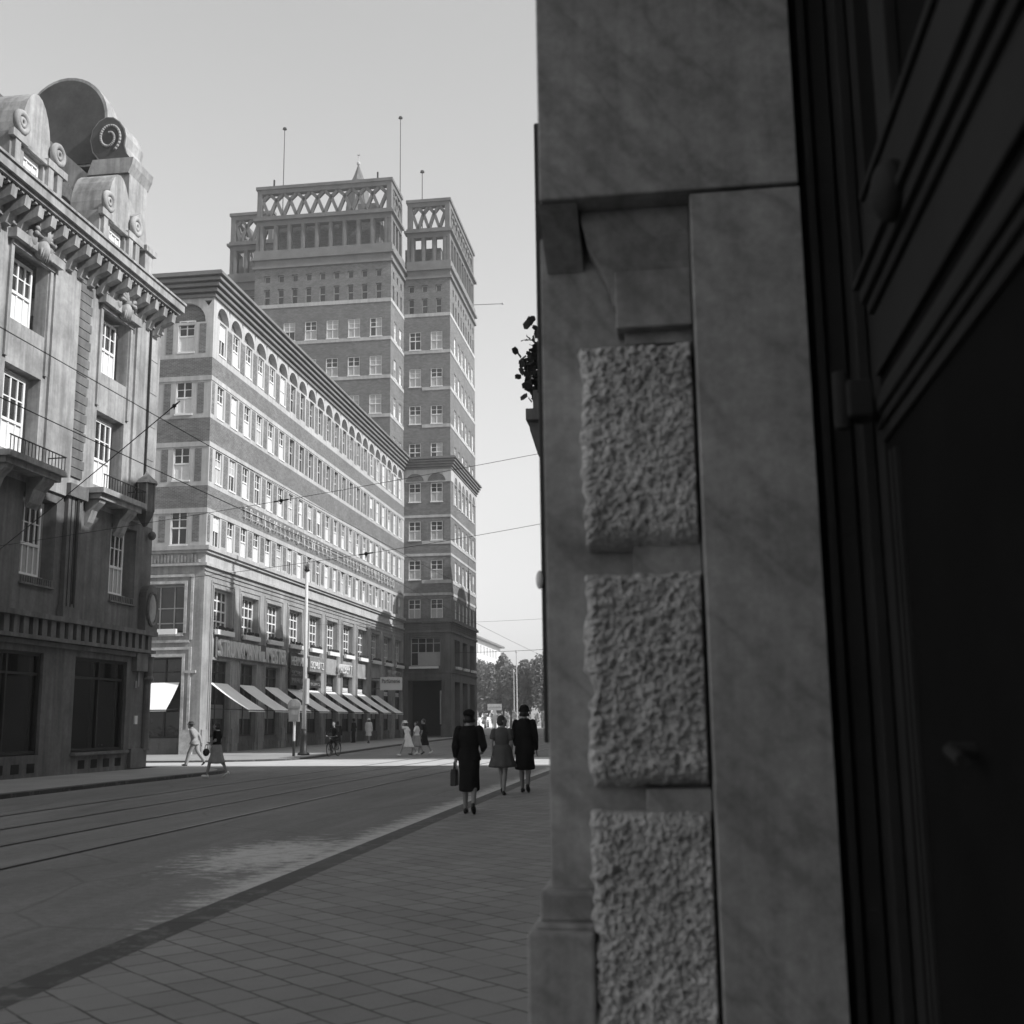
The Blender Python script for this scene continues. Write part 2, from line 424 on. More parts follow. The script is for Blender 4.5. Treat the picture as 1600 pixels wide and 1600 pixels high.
FX = lambda plane: (lambda u, w, d: (plane - d, u, w))      # wall facing +X, u = y
FY = lambda plane: (lambda u, w, d: (u, plane + d, w))      # wall facing -Y, u = x
FB = lambda plane: (lambda u, w, d: (u, plane - d, w))      # wall facing +Y
FL = lambda plane: (lambda u, w, d: (plane + d, u, w))      # wall facing -X

def text_mesh(s, fnt_w, height, depth, mat, space=1.0, thin=0.0):
    cu = bpy.data.curves.new('t', 'FONT'); cu.body = s; cu.extrude = 0.5; cu.size = 1; cu.resolution_u = 3; cu.space_character = space; cu.offset = -thin
    ob = bpy.data.objects.new('t', cu); COL.objects.link(ob)
    dg = bpy.context.evaluated_depsgraph_get(); dg.update()
    me = bpy.data.meshes.new_from_object(ob.evaluated_get(dg)); bpy.data.objects.remove(ob)
    xs = [v.co.x for v in me.vertices]; ys = [v.co.y for v in me.vertices]
    x0, x1, y0, y1 = min(xs), max(xs), min(ys), max(ys)
    for v in me.vertices:
        v.co = Vector((v.co.z * depth, (v.co.x - x0) / (x1 - x0) * fnt_w, (v.co.y - y0) / (y1 - y0) * height))
    me.materials.clear(); me.materials.append(mat); me.update()
    return me

# ------------------------------------------------------------------ windows (prototypes face +X, origin sill centre)
def win_meshes(w, h, cols=2, upper=0.5, cross=True, fr=0.07, sill=True, curtain=None, side=(0, 1)):
    f = MB()
    f.box(-0.06, 0.02, -w / 2, -w / 2 + fr, 0, h); f.box(-0.06, 0.02, w / 2 - fr, w / 2, 0, h)
    f.box(-0.06, 0.02, -w / 2 + fr, w / 2 - fr, 0, fr); f.box(-0.06, 0.02, -w / 2 + fr, w / 2 - fr, h - fr, h)
    zm = h * (1 - upper)
    f.box(-0.058, 0.035, -w / 2 + fr, w / 2 - fr, zm - 0.045, zm + 0.045)
    for c in range(1, cols):
        y = -w / 2 + w * c / cols
        f.box(-0.056, 0.01, y - 0.035, y + 0.035, fr, zm - 0.045); f.box(-0.056, 0.01, y - 0.035, y + 0.035, zm + 0.045, h - fr)
    if cross:
        z = (zm + h) / 2
        for c in range(cols):
            y0 = -w / 2 + w * c / cols + 0.036; y1 = -w / 2 + w * (c + 1) / cols - 0.036
            f.box(-0.05, 0.0, y0, y1, z - 0.02, z + 0.02)
    if sill: f.box(-0.06, 0.14, -w / 2 - 0.05, w / 2 + 0.05, -0.09, 0)
    p = MB(); p.box(-0.05, -0.03, -w / 2 + 0.03, w / 2 - 0.03, 0.03, h - 0.03)
    c = None
    if curtain:
        z0, z1 = curtain; c = MB(); c.box(-0.031, -0.02, -w / 2 + fr + (w - 2 * fr) * side[0], -w / 2 + fr + (w - 2 * fr) * side[1], fr if z0 == 0 else z0 * h, h * z1 - 0.04)
    return f, p, c
WP = {}
def wproto(key, w, h, mat='white', cmat='curtain', glassm='glass', **kw):
    f, p, c = win_meshes(w, h, **kw)
    fm = f.mesh('window'); fm.materials.append(M[mat]); pm = p.mesh('pane'); pm.materials.append(M[glassm]); cm = None
    if c: cm = c.mesh('curtain'); cm.materials.append(M[cmat])
    WP[key] = (fm, pm, cm)
def window(key, parent, pos, rz=0, name='window'):
    fm, pm, cm = WP[key]; pos = Vector(pos) - WO[parent.name]
    o = link(name, fm, parent, pos, 0, rz)
    q = link('pane', pm, o, (0, 0, 0))
    if cm: link('curtain', cm, o, (0, 0, 0))
    return o
wproto('a', 1.0, 1.95, curtain=(0, 0.5)); wproto('b', 1.0, 1.95); wproto('c', 1.0, 1.95, curtain=(0, 0.98), cmat='curtain')
wproto('d', 1.0, 1.95, mat='offwhite'); wproto('e', 1.0, 1.95, curtain=(0.5, 0.98), cmat='curtain2')
wproto('f', 1.0, 1.95, curtain=(0, 0.98), side=(.5, 1)); wproto('g', 1.0, 1.95, curtain=(0.5, 0.98)); wproto('h', 1.0, 1.95, curtain=(0, 0.72), cmat='curtain2'); wproto('td', 1.2, 1.9, curtain=(0.5, 0.98), cmat='curtain2'); wproto('te', 1.2, 1.9, curtain=(0, .98), side=(.5, 1), cmat='curtain2')
wproto('ta', 1.2, 1.9, curtain=(0, 0.5), cmat='curtain2'); wproto('tb', 1.2, 1.9); wproto('tc', 1.2, 1.9, curtain=(0, 0.98), cmat='curtain2')
wproto('s', 0.6, 0.72, upper=0.02, cross=False, cols=1, sill=False, mat='offwhite')
wproto('t', 0.6, 1.55, upper=0.5, cross=False, cols=1, sill=False, mat='offwhite')
RY = -pi / 2
def pick(i, j):
    r = random.Random(i * 31 + j * 7).random()
    return 'a' if r < 0.42 else 'b' if r < 0.52 else 'c' if r < 0.66 else 'e' if r < .74 else 'f' if r < .84 else 'g' if r < .92 else 'h'

# ================================================================== GROUND
def gz(y):
    P = [(-80, 0), (30, 0), (50, -0.08), (60, -0.08), (112, 0.08), (400, 0.1), (1500, 0.1)]
    for (a, b), (c, d) in zip(P, P[1:]):
        if y <= c: return b + (d - b) * (y - a) / (c - a)
    return 0.1
YS = [-80, -40, -20, 0, 10, 20, 30, 35, 40, 45, 50, 55, 60, 70, 80, 90, 100, 112, 130, 160, 200, 300, 500, 1500]
g = MB()
for a, b in zip(YS, YS[1:]):
    g.face([(-900, a, gz(a)), (900, a, gz(a)), (900, b, gz(b)), (-900, b, gz(b))])
road = tag(g.build('road', M['asphalt']), kind='structure')

def pavement(name, rows, mat, h=0.1, kerb=None, kerbside=1, kw=0.32):
    """rows: (y, x_wall, x_kerb); the kerb stones follow x_kerb"""
    p = MB(); k = MB()
    sgn = 1 if rows[0][2] > rows[0][1] else -1
    for (y0, a0, b0), (y1, a1, b1) in zip(rows, rows[1:]):
        z0, z1 = gz(y0) + h, gz(y1) + h
        p.face([(a0, y0, z0), (b0 - sgn * kw, y0, z0), (b1 - sgn * kw, y1, z1), (a1, y1, z1)])
        k.face([(b0 - sgn * kw, y0, z0 - 0.002), (b0, y0, z0 - 0.002), (b1, y1, z1 - 0.002), (b1 - sgn * kw, y1, z1 - 0.002)])
        k.face([(b0, y0, z0 - 0.002), (b0, y0, z0 - 0.25), (b1, y1, z1 - 0.25), (b1, y1, z1 - 0.002)])
    for y, a, b in (rows[0], rows[-1]):
        z = gz(y) + h; k.face([(a, y, z - 0.002), (b, y, z - 0.002), (b, y, z - .25), (a, y, z - .25)])
    tag(p.build(name, M[mat]), kind='structure'); tag(k.build(name.replace('pavement', 'kerb'), M['kerb']), kind='structure')
rows = [(y, 3.0, -3.93) for y in (-30, -10, 0, 5, 10, 15, 20, 25, 30, 35, 40)]
rows += [(40 + 6 * sin(t), 3.0, -3.93 + 6 * (1 - cos(t))) for t in [radians(10 * i) for i in range(1, 9)]]
pavement('near_pavement', rows, 'slabs', 0.1, kw=0.31)
rows = [(y, -19.4, -15.1) for y in (-30, 0, 15, 25, 31, 37)] + [(37 + 6 * sin(t), -19.4, -15.1 - 6 * (1 - cos(t))) for t in [radians(9 * i) for i in range(1, 10)]]
rows = [(y, min(a, b - 0.5), b) for y, a, b in rows]
pavement('house_pavement', rows, 'pave', 0.1, kw=0.3)
rows = [(51.0, -60, -22.0), (51.3, -60, -19.9), (52.0, -60, -18.4), (53.2, -60, -17.7), (55, -60, -17.6), (61.6, -60, -18.2), (61.65, -26.2, -18.2), (80, -26.2, -19.4), (100, -26.2, -20.0), (112, -26.2, -20.3), (127, -26.2, -20.5)]
pavement('office_pavement', rows, 'pave', 0.09, kw=0.3)
rows = [(49.5, 20, 2.0), (50, 20, -1.5), (52, 20, -3.0), (60, 20, -3.3), (112, 20, -3.3), (228, 20, -3.3)]
pavement('opposite_pavement', rows, 'pave', 0.09, kw=0.3)
sq = MB(); sq.face([(-200, 236, 0.16), (80, 236, 0.16), (80, 330, 0.16), (-200, 330, 0.16)])
sq.face([(-200, 236, 0.16), (80, 236, 0.16), (80, 236, 0), (-200, 236, 0)])
tag(sq.build('gravel_ground', gray('pale gravel square', 0.42, 0.9, 0.1, 0.3)), kind='structure')

for i, (x, lb) in enumerate(((-7.68, 'steel tram rail closest to the near pavement, with a dark groove along it'),
                             (-9.14, 'bright worn tram rail, second out from the near pavement'),
                             (-10.62, 'dull tram rail, third out from the near pavement'),
                             (-12.2, 'faint tram rail closest to the far shops and the crossing woman'))):
    r = MB(); q = MB()
    for a, b in zip(YS[1:-2], YS[2:-1]):
        za, zb = gz(a) + 0.010, gz(b) + 0.010
        r.face([(x, a, za), (x + 0.055, a, za), (x + 0.055, b, zb), (x, b, zb)])
        q.face([(x + 0.055, a, za - 0.001), (x + 0.09, a, za - 0.001), (x + 0.09, b, zb - 0.001), (x + 0.055, b, zb - 0.001)])
        q.face([(x - 0.012, a, za - 0.002), (x, a, za - 0.002), (x, b, zb - 0.002), (x - 0.012, b, zb - 0.002)])
    t = thing('tram_rail', (x, 0, 0), lb, 'tram rail', 'tram rails set in the road')
    r.build('rail_head', M['steel'], t); q.build('rail_groove', M['groove'], t)

cs_ = MB()
for a, b in ((44.6, 50), (50, 54.6)): cs_.face([(-120, a, gz(a) + .004), (40, a, gz(a) + .004), (40, b, gz(b) + .004), (-120, b, gz(b) + .004)])
tag(cs_.build('cross_street', gray('pale stone crossing', 0.46, 0.9, 0.12, 0.6, 9)), kind='structure')

# ================================================================== OFFICE BUILDING (long six storey wing)
X0 = -26.0; YA = 61.6; YB = 110.45; XE = -41.0
fx, fy = FX(X0), FY(YA)
ob = thing('office_building', (X0, YA, 0), 'six storey brick and stone office block with arched top windows and awnings over its shops', 'building')
wins = [63.07 + 2.174 * k for k in range(22)]
zones = [(11.6, 13.81, 11.70), (15.11, 17.70, 15.45), (19.12, 21.65, 19.39)]
bricks = [(13.81, 15.11), (17.70, 19.12), (21.65, 22.76)]
bw, st = MB(), MB()
for a, b in bricks:
    bw.wall(fx, YA, YB, a, b); bw.wall(fy, XE, X0, a, b)
EW = [-27.65, -31.3, -34.9, -38.5]
darkset = {(r, k) for r in (0, 1) for k in range(6 if r == 0 else 6, 17)}
for zi, (a, b, s) in enumerate(zones):
    hs = []
    for k, y in enumerate(wins): hs.append((y - 0.5, y + 0.5, s, s + 1.9 if zi else s + 1.85, 0.2 if not (zi == 2 and 6 <= k <= 15) else 0.26))
    st.wall(fx, YA, YB, a, b, hs)
    st.wall(fy, XE, X0, a, b, [(x - 0.5, x + 0.5, s, s + 1.9, 0.16) for x in EW])
    for k in range(22):
        y = wins[k] + 1.087
        if k < 21: bw.bar(fx, y - 0.33, y + 0.33, a + 0.28, b - 0.36, -0.012, 0.02)
    bw.bar(fx, YA + 0.12, YA + 0.5, a + 0.28, b - 0.36, -0.012, 0.02)
    for x in EW:
        for q in (-1.02, 1.02): bw.bar(fy, x + q - 0.2, x + q + 0.2, a + 0.28, b - 0.4, -0.012, 0.02)
    st.bar(fx, YA - 0.03, YB, b - 0.28, b, -0.035, 0.02); st.bar(fy, XE, X0, b - 0.28, b, -0.035, 0.02)
# arched top row
A0, A1 = 22.76, 26.42
ar = 0.90
def archloop(c, r, z0, zs, n=12):
    return [(c - r, z0), (c + r, z0)] + [(c + r * cos(pi * i / n), zs + r * sin(pi * i / n)) for i in range(n + 1)]
def trihole(c, z): return [(c - 0.23, z + 0.3), (c + 0.23, z + 0.3), (c, z - 0.05)]
for k, y in enumerate(wins):
    u0 = y - 1.087 if k else YA; u1 = y + 1.087 if k < 21 else YB
    st.holed([[(u0, A0), (u1, A0), (u1, A1), (u0, A1)], [(y + ar * cos(pi * i / 14), 25.32 + .86 * sin(pi * i / 14)) for i in range(15)], [(y - .5, 23.25), (y + .5, 23.25), (y + .5, 25.2), (y - .5, 25.2)],
              [(y + 0.80, 26.34), (min(u1 - .05, y + 1.07), 26.34), (min(u1 - .05, y + 1.07), 25.96)]], fx, 0, 0.42)
    bw.bar(fx, y - ar - .01, y + ar + .01, 25.25, 26.25, 0.40, 0.46)
    if k < 21: bw.bar(fx, y + 0.72, y + 1.45, 23.1, 25.1, -0.012, 0.02)
for x in EW:
    u0 = x - 1.83 if x > -38 else XE; u1 = x + 1.8 if x < -28 else X0
    st.holed([[(u0, A0), (u1, A0), (u1, A1), (u0, A1)], archloop(x, 1.15, 24.95, 25.0), trihole(x + 1.3, 25.95), trihole(x - 1.35, 25.95), [(x - .5, 23.15), (x + .5, 23.15), (x + .5, 24.8), (x - .5, 24.8)]], fy, 0, 0.3)
    bw.bar(fy, x - 1.2, x + 1.2, 24.9, 26.3, 0.28, 0.34)
    for q in (-1.02, 1.02): bw.bar(fy, x + q - 0.2, x + q + 0.2, 23.05, 24.85, -0.012, 0.02)
bw.build('brick_wall', M['brick'], ob); st.build('stone_wall', M['stone'], ob)
# back of the triangular spandrel recesses and dark niches
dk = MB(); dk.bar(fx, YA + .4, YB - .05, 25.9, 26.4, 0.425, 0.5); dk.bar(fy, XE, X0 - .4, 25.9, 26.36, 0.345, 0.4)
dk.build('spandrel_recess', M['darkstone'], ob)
# eave: five oversailing courses
co = MB()
for k in range(5):
    o = 0.14 + 0.15 * k; z = 26.42 + 0.29 * k
    co.box(XE - 0.1, X0 + o, YA - o, YB - 0.02, z, z + 0.17)
    co.box(XE - 0.1, X0 + o - 0.11, YA - o + 0.11, YB - 0.02, z + 0.17, z + 0.29)
co.build('cornice', M['cornice'], ob)
rf = MB(); rf.box(XE, X0 - 0.3, YA + 0.4, YB - 0.1, 27.8, 27.95); rf.box(XE - .2, XE, YA, YB, 0.0, 27.7); rf.build('roof', M['roof'], ob)
# windows
for r, s in enumerate((23.25, 19.39, 15.45, 11.70)):
    for k, y in enumerate(wins):
        key = pick(r, k); dp = 0.10
        if r in (0, 1) and 6 <= k <= 15: key, dp = 'd', 0.19
        window(key, ob, (X0 - dp, y, s))
    if r: [window('a' if r < 3 else 'b', ob, (x, YA + 0.08, s), RY) for x in EW[:2]]
    else: [window('a', ob, (x, YA + 0.12, 23.15), RY) for x in EW[:1]]
# ledge and shop storey
le = MB()
le.box(XE, X0 + 0.32, YA - 0.32, YB - 0.3, 11.36, 11.6); le.box(XE, X0 + 0.2, YA - 0.2, YB - 0.2, 11.2, 11.36)
le.box(XE, X0 + 0.05, YA - 0.05, YB - 0.2, 10.63, 11.2); le.box(XE, X0 + 0.16, YA - 0.16, YB - 0.2, 10.48, 10.63)
le.build('ledge', M['stone'], ob)
sh = MB(); dko = MB()
bays = [62.98 + 4.40 * k for k in range(11)]
hs = []
for y in bays:
    hs.append((y, y + 2.8, 6.95, 9.36, 0.5)); hs.append((y, y + 2.8, 0.0, 5.25, 0.5))
sh.wall(fx, YA, YB, 0.0, 10.48, hs)
for y in bays:
    for o, w in ((0.0, 0.13), (0.28, 0.11)):     # stepped frames round the openings
        z1 = 9.36 + o
        sh.bar(fx, y - o - w, y - o - 0.002, 0.5, z1 + w, -0.05, 0.01); sh.bar(fx, y + 2.8 + o + 0.002, y + 2.8 + o + w, 0.5, z1 + w, -0.05, 0.01)
        sh.bar(fx, y - o - 0.002, y + 2.8 + o + 0.002, z1 + 0.002, z1 + w, -0.05, 0.01)
    sh.bar(fx, y - 0.05, y + 2.85, 6.78, 6.93, -0.16, 0.02); sh.bar(fx, y - 0.0, y + 2.8, 5.26, 5.4, -0.07, 0.01)
    sh.bar(fx, y - 1.2, y - 0.55, 0.02, 1.35, -0.10, 0.02)
sh.bar(fx, YA, YB, 9.95, 10.02, -0.05, 0.02); sh.bar(fx, YA, YB, 10.2, 10.27, -0.07, 0.02)
# end facade: big openings
eh = [(-30.6, -27.15, 6.7, 9.45, 0.8), (-30.6, -27.15, 0.0, 5.35, 0.7)]
sh.wall(fy, XE, X0, 0.0, 10.48, eh)
sh.build('shop_front', M['shopstone'], ob)
cv = MB()
for o, w in ((0.02, 0.16), (0.40, 0.15)):
    for z0, z1 in ((6.7, 9.45), (0.4, 5.35)):
        cv.bar(fy, -27.15 + o, -27.15 + o + w, max(z0 - o, 0.35), z1 + o + w, -0.07, 0.01); cv.bar(fy, -30.6 - o, -27.15 + o, z1 + o, z1 + o + w, -0.07, 0.01)
        if z0 > 5: cv.bar(fy, -30.6 - o, -27.15 + o, z0 - o - w, z0 - o, -0.07, 0.01)
cv.bar(fy, -26.95, -26.3, 4.45, 4.6, -0.1, 0.01); cv.bar(fy, -27.1, -26.35, 0.0, 1.35, -0.12, 0.02)
random.seed(3)
x = -40.0
while x < -26.2:
    h = 0.2 + 0.5 * random.random() * (1.4 if x > -27.2 else 0.9); cv.bar(fy, x, x + 0.12, 10.66, 10.62 + min(h, .5), -0.12, -0.04); x += 0.2
cv.build('carved_frame', M['carved'], ob)
pr = MB(); pr.bar(fy, XE, -26.24, 0.0, 10.46, 0.03, 0.05)
# showroom (upper) and shop windows
def bigwin(parent, fn, u0, u1, z0, z1, d, cols, rowsz, name, fmat, gmat, fw=0.09, gl_v=None):
    f = MB()
    f.bar(fn, u0, u0 + fw, z0, z1, d - 0.1, d); f.bar(fn, u1 - fw, u1, z0, z1, d - 0.1, d)
    f.bar(fn, u0 + fw, u1 - fw, z0, z0 + fw, d - 0.1, d); f.bar(fn, u0 + fw, u1 - fw, z1 - fw, z1, d - 0.1, d)
    for c in range(1, cols):
        u = u0 + (u1 - u0) * c / cols; f.bar(fn, u - fw * .45, u + fw * .45, z0 + fw, z1 - fw, d - 0.09, d)
    for zz in rowsz: f.bar(fn, u0 + fw, u1 - fw, zz - fw * .4, zz + fw * .4, d - 0.08, d)
    o = f.build(name, M[fmat], parent)
    p = MB(); p.bar(fn, u0 + .02, u1 - .02, z0 + .02, z1 - .02, d - 0.03, d + 0.03); p.build('pane', M[gmat], o)
    return o
for k, y in enumerate(bays):
    bigwin(ob, fx, y + 0.004, y + 2.796, 6.954, 9.356, 0.44, 4, (7.55, 8.15, 8.75), 'showroom_window', 'white', 'glass', 0.11)
    bigwin(ob, fx, y + 0.004, y + 2.796, 0.9, 5.246, 0.36, 2, (3.95, 4.6), 'shop_window', 'darkwood', 'shopglass', 0.1)
    b = MB(); b.bar(fx, y + .004, y + 2.796, 0, 0.898, 0.12, 0.45)
    for q in range(4): b.bar(fx, y + 0.25 + q * 0.62, y + 0.67 + q * 0.62, 0.3, 0.62, 0.09, 0.14)
    b.build('stall_riser', M['darkstone'], ob)
    c = MB(); c.bar(fx, y + .12, y + 1.38, 1.95, 2.75, .30, .325); c.bar(fx, y + 1.42, y + 2.68, 1.95, 2.75, .30, .325); c.build('blind', M['curtain2'] if k % 3 else M['letter'], ob)
    c = MB(); c.bar(fx, y + 0.1, y + 2.7, 6.70, 6.98, -0.30, -0.06); c.build('flower_box', M['planter'], ob)
    random.seed(50 + k); c = MB()
    for q in range(26):
        yy = y + 0.15 + 2.5 * random.random(); c.ell((X0 + 0.16 + .06 * random.random(), yy, 7.02 + .14 * random.random()), (.07, .09, .08), None, 6, 4)
    c.build('box_foliage', M['leafd'], ob)
w = bigwin(ob, fy, -30.596, -27.154, 6.704, 9.446, 0.78, 4, (7.3, 8.15), 'showroom_window', 'offwhite', 'glass', 0.08)
bigwin(ob, fy, -30.596, -27.154, 0.9, 5.346, 0.62, 3, (3.95, 4.55), 'shop_window', 'darkwood', 'shopglass', 0.1)
b = MB(); b.bar(fy, -30.596, -27.154, 0, 0.898, 0.3, 0.69)
for q in range(3): b.bar(fy, -30.3 + q * 1.05, -29.5 + q * 1.05, 0.28, 0.62, 0.27, 0.31)
b.build('stall_riser', M['darkstone'], ob)
c = MB(); c.bar(fy, -30.3, -27.5, 6.62, 6.92, -0.2, 0.02); c.build('flower_box', M['planter'], ob)
# awnings
def awning(parent, fn, u0, u1, zt, zb, out, valance=0.12):
    a = MB(); k = 6
    for i in range(k):
        t0, t1 = i / k, (i + 1) / k
        sag = lambda t: -0.06 * sin(pi * t)
        p = lambda u, t: fn(u, zt + (zb - zt) * t + sag(t), 0.1 - (out + .1) * t)
        q = lambda u, t: (lambda v: (v[0], v[1], v[2] - 0.03))(p(u, t))
        a.face([p(u0, t0), p(u1, t0), p(u1, t1), p(u0, t1)]); a.face([q(u0, t0), q(u1, t0), q(u1, t1), q(u0, t1)])
        a.face([p(u0, t0), p(u0, t1), q(u0, t1), q(u0, t0)]); a.face([p(u1, t0), p(u1, t1), q(u1, t1), q(u1, t0)])
    a.face([fn(u0, zb, -out), fn(u1, zb, -out), fn(u1, zb - valance, -out), fn(u0, zb - valance, -out)])
    o = a.build('awning', M['awning'], parent)
    r = MB(); r.tube(fn(u0, zb - 0.03, -out), fn(u1, zb - 0.03, -out), 0.025)
    for u in (u0 + 0.06, u1 - 0.06): r.tube(fn(u, zb - 0.03, -out), fn(u, 2.5, 0.15), 0.02)
    r.build('awning_arm', M['iron'], o)
    return o
for k in range(9): awning(ob, fx, bays[k] + 0.12, bays[k] + 2.78, 3.97, 2.42, 2.25)
awning(ob, fy, -30.5, -27.3, 3.95, 2.45, 1.5, 0.1)
# facade lettering, projecting metal letters
def sign(name, txt, y0, z0, w, h, x, mat, label, board=None, depth=0.12, space=1.0, thin=0.0):
    me = text_mesh(txt, w, h, depth, M[mat], space, thin); me.name = 'lettering'
    if not board and name != 'hanging_sign':      # letters stand on two thin rails
        bm = bmesh.new(); bm.from_mesh(me)
        for q in (.22, .74):
            g_ = bmesh.ops.create_cube(bm, size=1)['verts']
            for v in g_: v.co = Vector((v.co.x * .02 - depth / 2, (v.co.y + .5) * w, h * q + v.co.z * .025))
        bm.to_mesh(me); bm.free()
        o = link(name, me, None, (x + depth / 2, y0, z0)); tag(o, label, 'sign'); return o
    t = thing(name, (x, y0, z0), label, 'sign')
    link('lettering', me, t, (depth / 2, 0, 0))
    if board:
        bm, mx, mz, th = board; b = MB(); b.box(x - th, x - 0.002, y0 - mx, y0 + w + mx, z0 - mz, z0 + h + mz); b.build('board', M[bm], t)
    return t
sign('facade_lettering', 'TRANSMISSIONSWERKE A.FRIEDR.FLENDER&CO', 67.0, 14.08, 39.0, 0.82, X0 + 0.10, 'letterl', 'long line of thin spaced metal capitals across the brick between the two lowest office rows', depth=0.04, space=2.3, thin=.018)
sign('shop_sign', 'STRUNKMANN u. MEISTER', 63.5, 5.48, 11.6, 0.98, X0 + 0.14, 'letterw', 'big grey capital letters above the first three shop bays at the street corner', ('darkstone', .25, .1, .06), depth=.16, thin=-.012)  # dark board added behind the letters, standing in for the shaded wall
sign('shop_sign', 'HERMANN', 76.3, 5.55, 3.4, 0.62, X0 + 0.22, 'letterw', 'dark framed name board in shade just left of the tall white mast', ('signdark', 0.25, 0.22, 0.12), 0.05)
sign('shop_sign', 'SCHÜTZ', 80.35, 5.5, 3.0, 0.62, X0 + 0.3, 'letterw', 'pale sunlit sign with raised letters just right of the tall white mast', ('letter', 0.2, 0.22, 0.2), 0.06)
sign('shop_sign', 'SCHUTZ\nPAPIER', 76.2, 4.35, 3.1, 0.85, X0 + 0.3, 'letter', 'dark two line board below the dark name board, above the fourth awning', ('signdark', 0.25, 0.15, 0.12), 0.05)
sign('shop_sign', 'BÜRO', 80.9, 4.3, 2.2, 0.26, X0 + 0.12, 'letter', 'small low dark board above the fifth awning', ('signdark', 0.25, 0.12, 0.1), 0.04)
sign('shop_sign', 'ALBERT', 87.4, 5.45, 3.3, 0.7, X0 + 0.25, 'letterw', 'white block letters standing in full sun between the sixth and seventh shop bays', depth=0.2)
sign('shop_sign', 'SCHATZ', 103.6, 5.6, 4.6, 0.75, X0 + 0.14, 'letterg', 'shaded letters over the last two shop bays beside the tower portal')
t = sign('hanging_sign', 'Parfümerie', 0, 0, 1.55, 0.36, 0.1, 'signdark', 'white box sign hung out over the ninth awning', depth=0.03)
t.location = (X0 + 0.9, 98.55, 5.0); t.rotation_euler = (0, 0, -pi / 2 + 0.28)
b = MB(); b.box(-0.16, -0.03, -0.15, 1.75, -0.62, 0.5); o = link('board', b.mesh('board'), t, (-.002, 0, 0)); o.data.materials.append(M['signwhite'])
b = MB(); b.tube((-0.1, -0.15, 0.4), (-0.1, -0.95, 0.4), 0.03); b.tube((-0.1, -0.15, -0.5), (-0.1, -0.95, -0.5), 0.03); o = link('bracket', b.mesh('bracket'), t, (0.1, 0, 0)); o.data.materials.append(M['iron'])
# white goods and price placards standing in the shop windows
for k in (5, 6, 7, 9, 10):
    c = MB(); y = bays[k]
    c.bar(fx, y + 0.35, y + 2.3, 4.15, 4.38, 0.2, 0.26); c.bar(fx, y + 0.2, y + 2.4, 4.02, 4.13, 0.2, 0.26)
    o = c.build('transom_placard', M['signwhite'], ob)

# ================================================================== TOWER
S = 0.13
XL, XR, YF, YW, YWB, YBK = -40.1, -26.12, 104.9, 110.5, 125.3, 130.8
WL, WR = -45.1, -21.3
tb = thing('tower_building', (WR, YW, 0), 'tall brick office tower with open lattice crown, spire and flagpoles behind the long office block', 'tower')
ctr = FY(YF); wf = FY(YW); ws = FX(WR); cs = FX(XR)
tw = MB(); bands = MB()
rows_c = [40.72, 36.82, 32.93, 29.03]; rows_w = [40.93, 37.03, 33.13, 29.23]; rows_l = [25.12, 21.25, 17.35, 13.48]
ccols = [-27.6 - 2.2 * i for i in range(6)]; wcols = [-24.93, -22.71]; scols = [113.17 + 2.1 * i for i in range(6)]; sc2 = [106.75, 109.0]
smallx = [-27.37 - 1.43 * i for i in range(9)]
def wh(cs_, tops, w=0.6, h=1.9, d=0.14): return [(c - w, c + w, t - h, t, d) for c in cs_ for t in tops]
def sm(cs_, base): return [(c - 0.3, c + 0.3, base + z, base + z + hh, 0.3) for c in cs_ for z, hh in ((0, 1.55), (2.28, 0.72))]
hc = wh(ccols, rows_c) + sm(smallx, 42.72)
tw.wall(ctr, XL, XR, 26.5, 46.6, hc)
smallw = [-25.35, -23.94, -22.48]; smalls = [112.3 + 1.5 * i for i in range(9)]; small2 = [106.0, 107.6, 109.2]; smallL = [-44.0, -42.5, -41.0]
hw = wh(wcols, rows_w + rows_l) + sm(smallw, 42.95)
tw.wall(wf, XR + .02, WR, 11.6, 46.8, hw)
hsd = wh(scols, rows_w + rows_l, 0.5) + sm(smalls, 42.95)
tw.wall(ws, YW, YWB, 11.6, 46.8, hsd)
tw.wall(cs, YF, YW + .3, 26.5, 46.6, wh(sc2, rows_c, 0.5) + sm(small2, 42.72))
tw.wall(FY(YW), WL, XL + .02, 26.0, 46.8, sm(smallL, 42.95))
tw.wall(FL(WL), YW, YWB, 0, 46.8); tw.wall(FB(YWB), WL, WR, 0, 46.8); tw.wall(FL(XL), YF, YW, 26, 46.6)
tw.wall(FB(YBK), XL, XR, 0, 46.6); tw.wall(FL(XL), YWB, YBK, 0, 46.6); tw.wall(cs, YWB, YBK, 0, 46.6)
tw.build('brick_wall', M['brick_t'], tb)
def band(z0, z1, pr=0.04, lower=False):
    bands.box(XL - pr, XR + pr, YF - pr, YW + .3, z0, z1) if not lower else None
for t in rows_c: bands.box(XL - .04, XR + .04, YF - .04, YF + .02, t - 2.32, t - 1.98); bands.box(XR - .02, XR + .04, YF + .02, YW - .01, t - 2.32, t - 1.98)
bands.box(XL - .04, XR + .04, YF - .04, YF + .02, 42.3, 42.68); bands.box(XR - .02, XR + .04, YF + .02, YW - .01, 42.3, 42.68)
for t in rows_w + rows_l[1:]:
    bands.box(-24.2 if t != 40.93 else XR + .05, WR + .04, YW - .04, YW + .02, t - 2.32, t - 1.98); bands.box(WR - .02, WR + .04, YW + .02, YWB, t - 2.32, t - 1.98)
bands.box(XR + .05, WR + .04, YW - .04, YW + .02, 42.55, 42.9); bands.box(WR - .02, WR + .04, YW + .02, YWB, 42.55, 42.9)
bands.box(WL - .04, XL - .05, YW - .04, YW + .02, 42.55, 42.9)
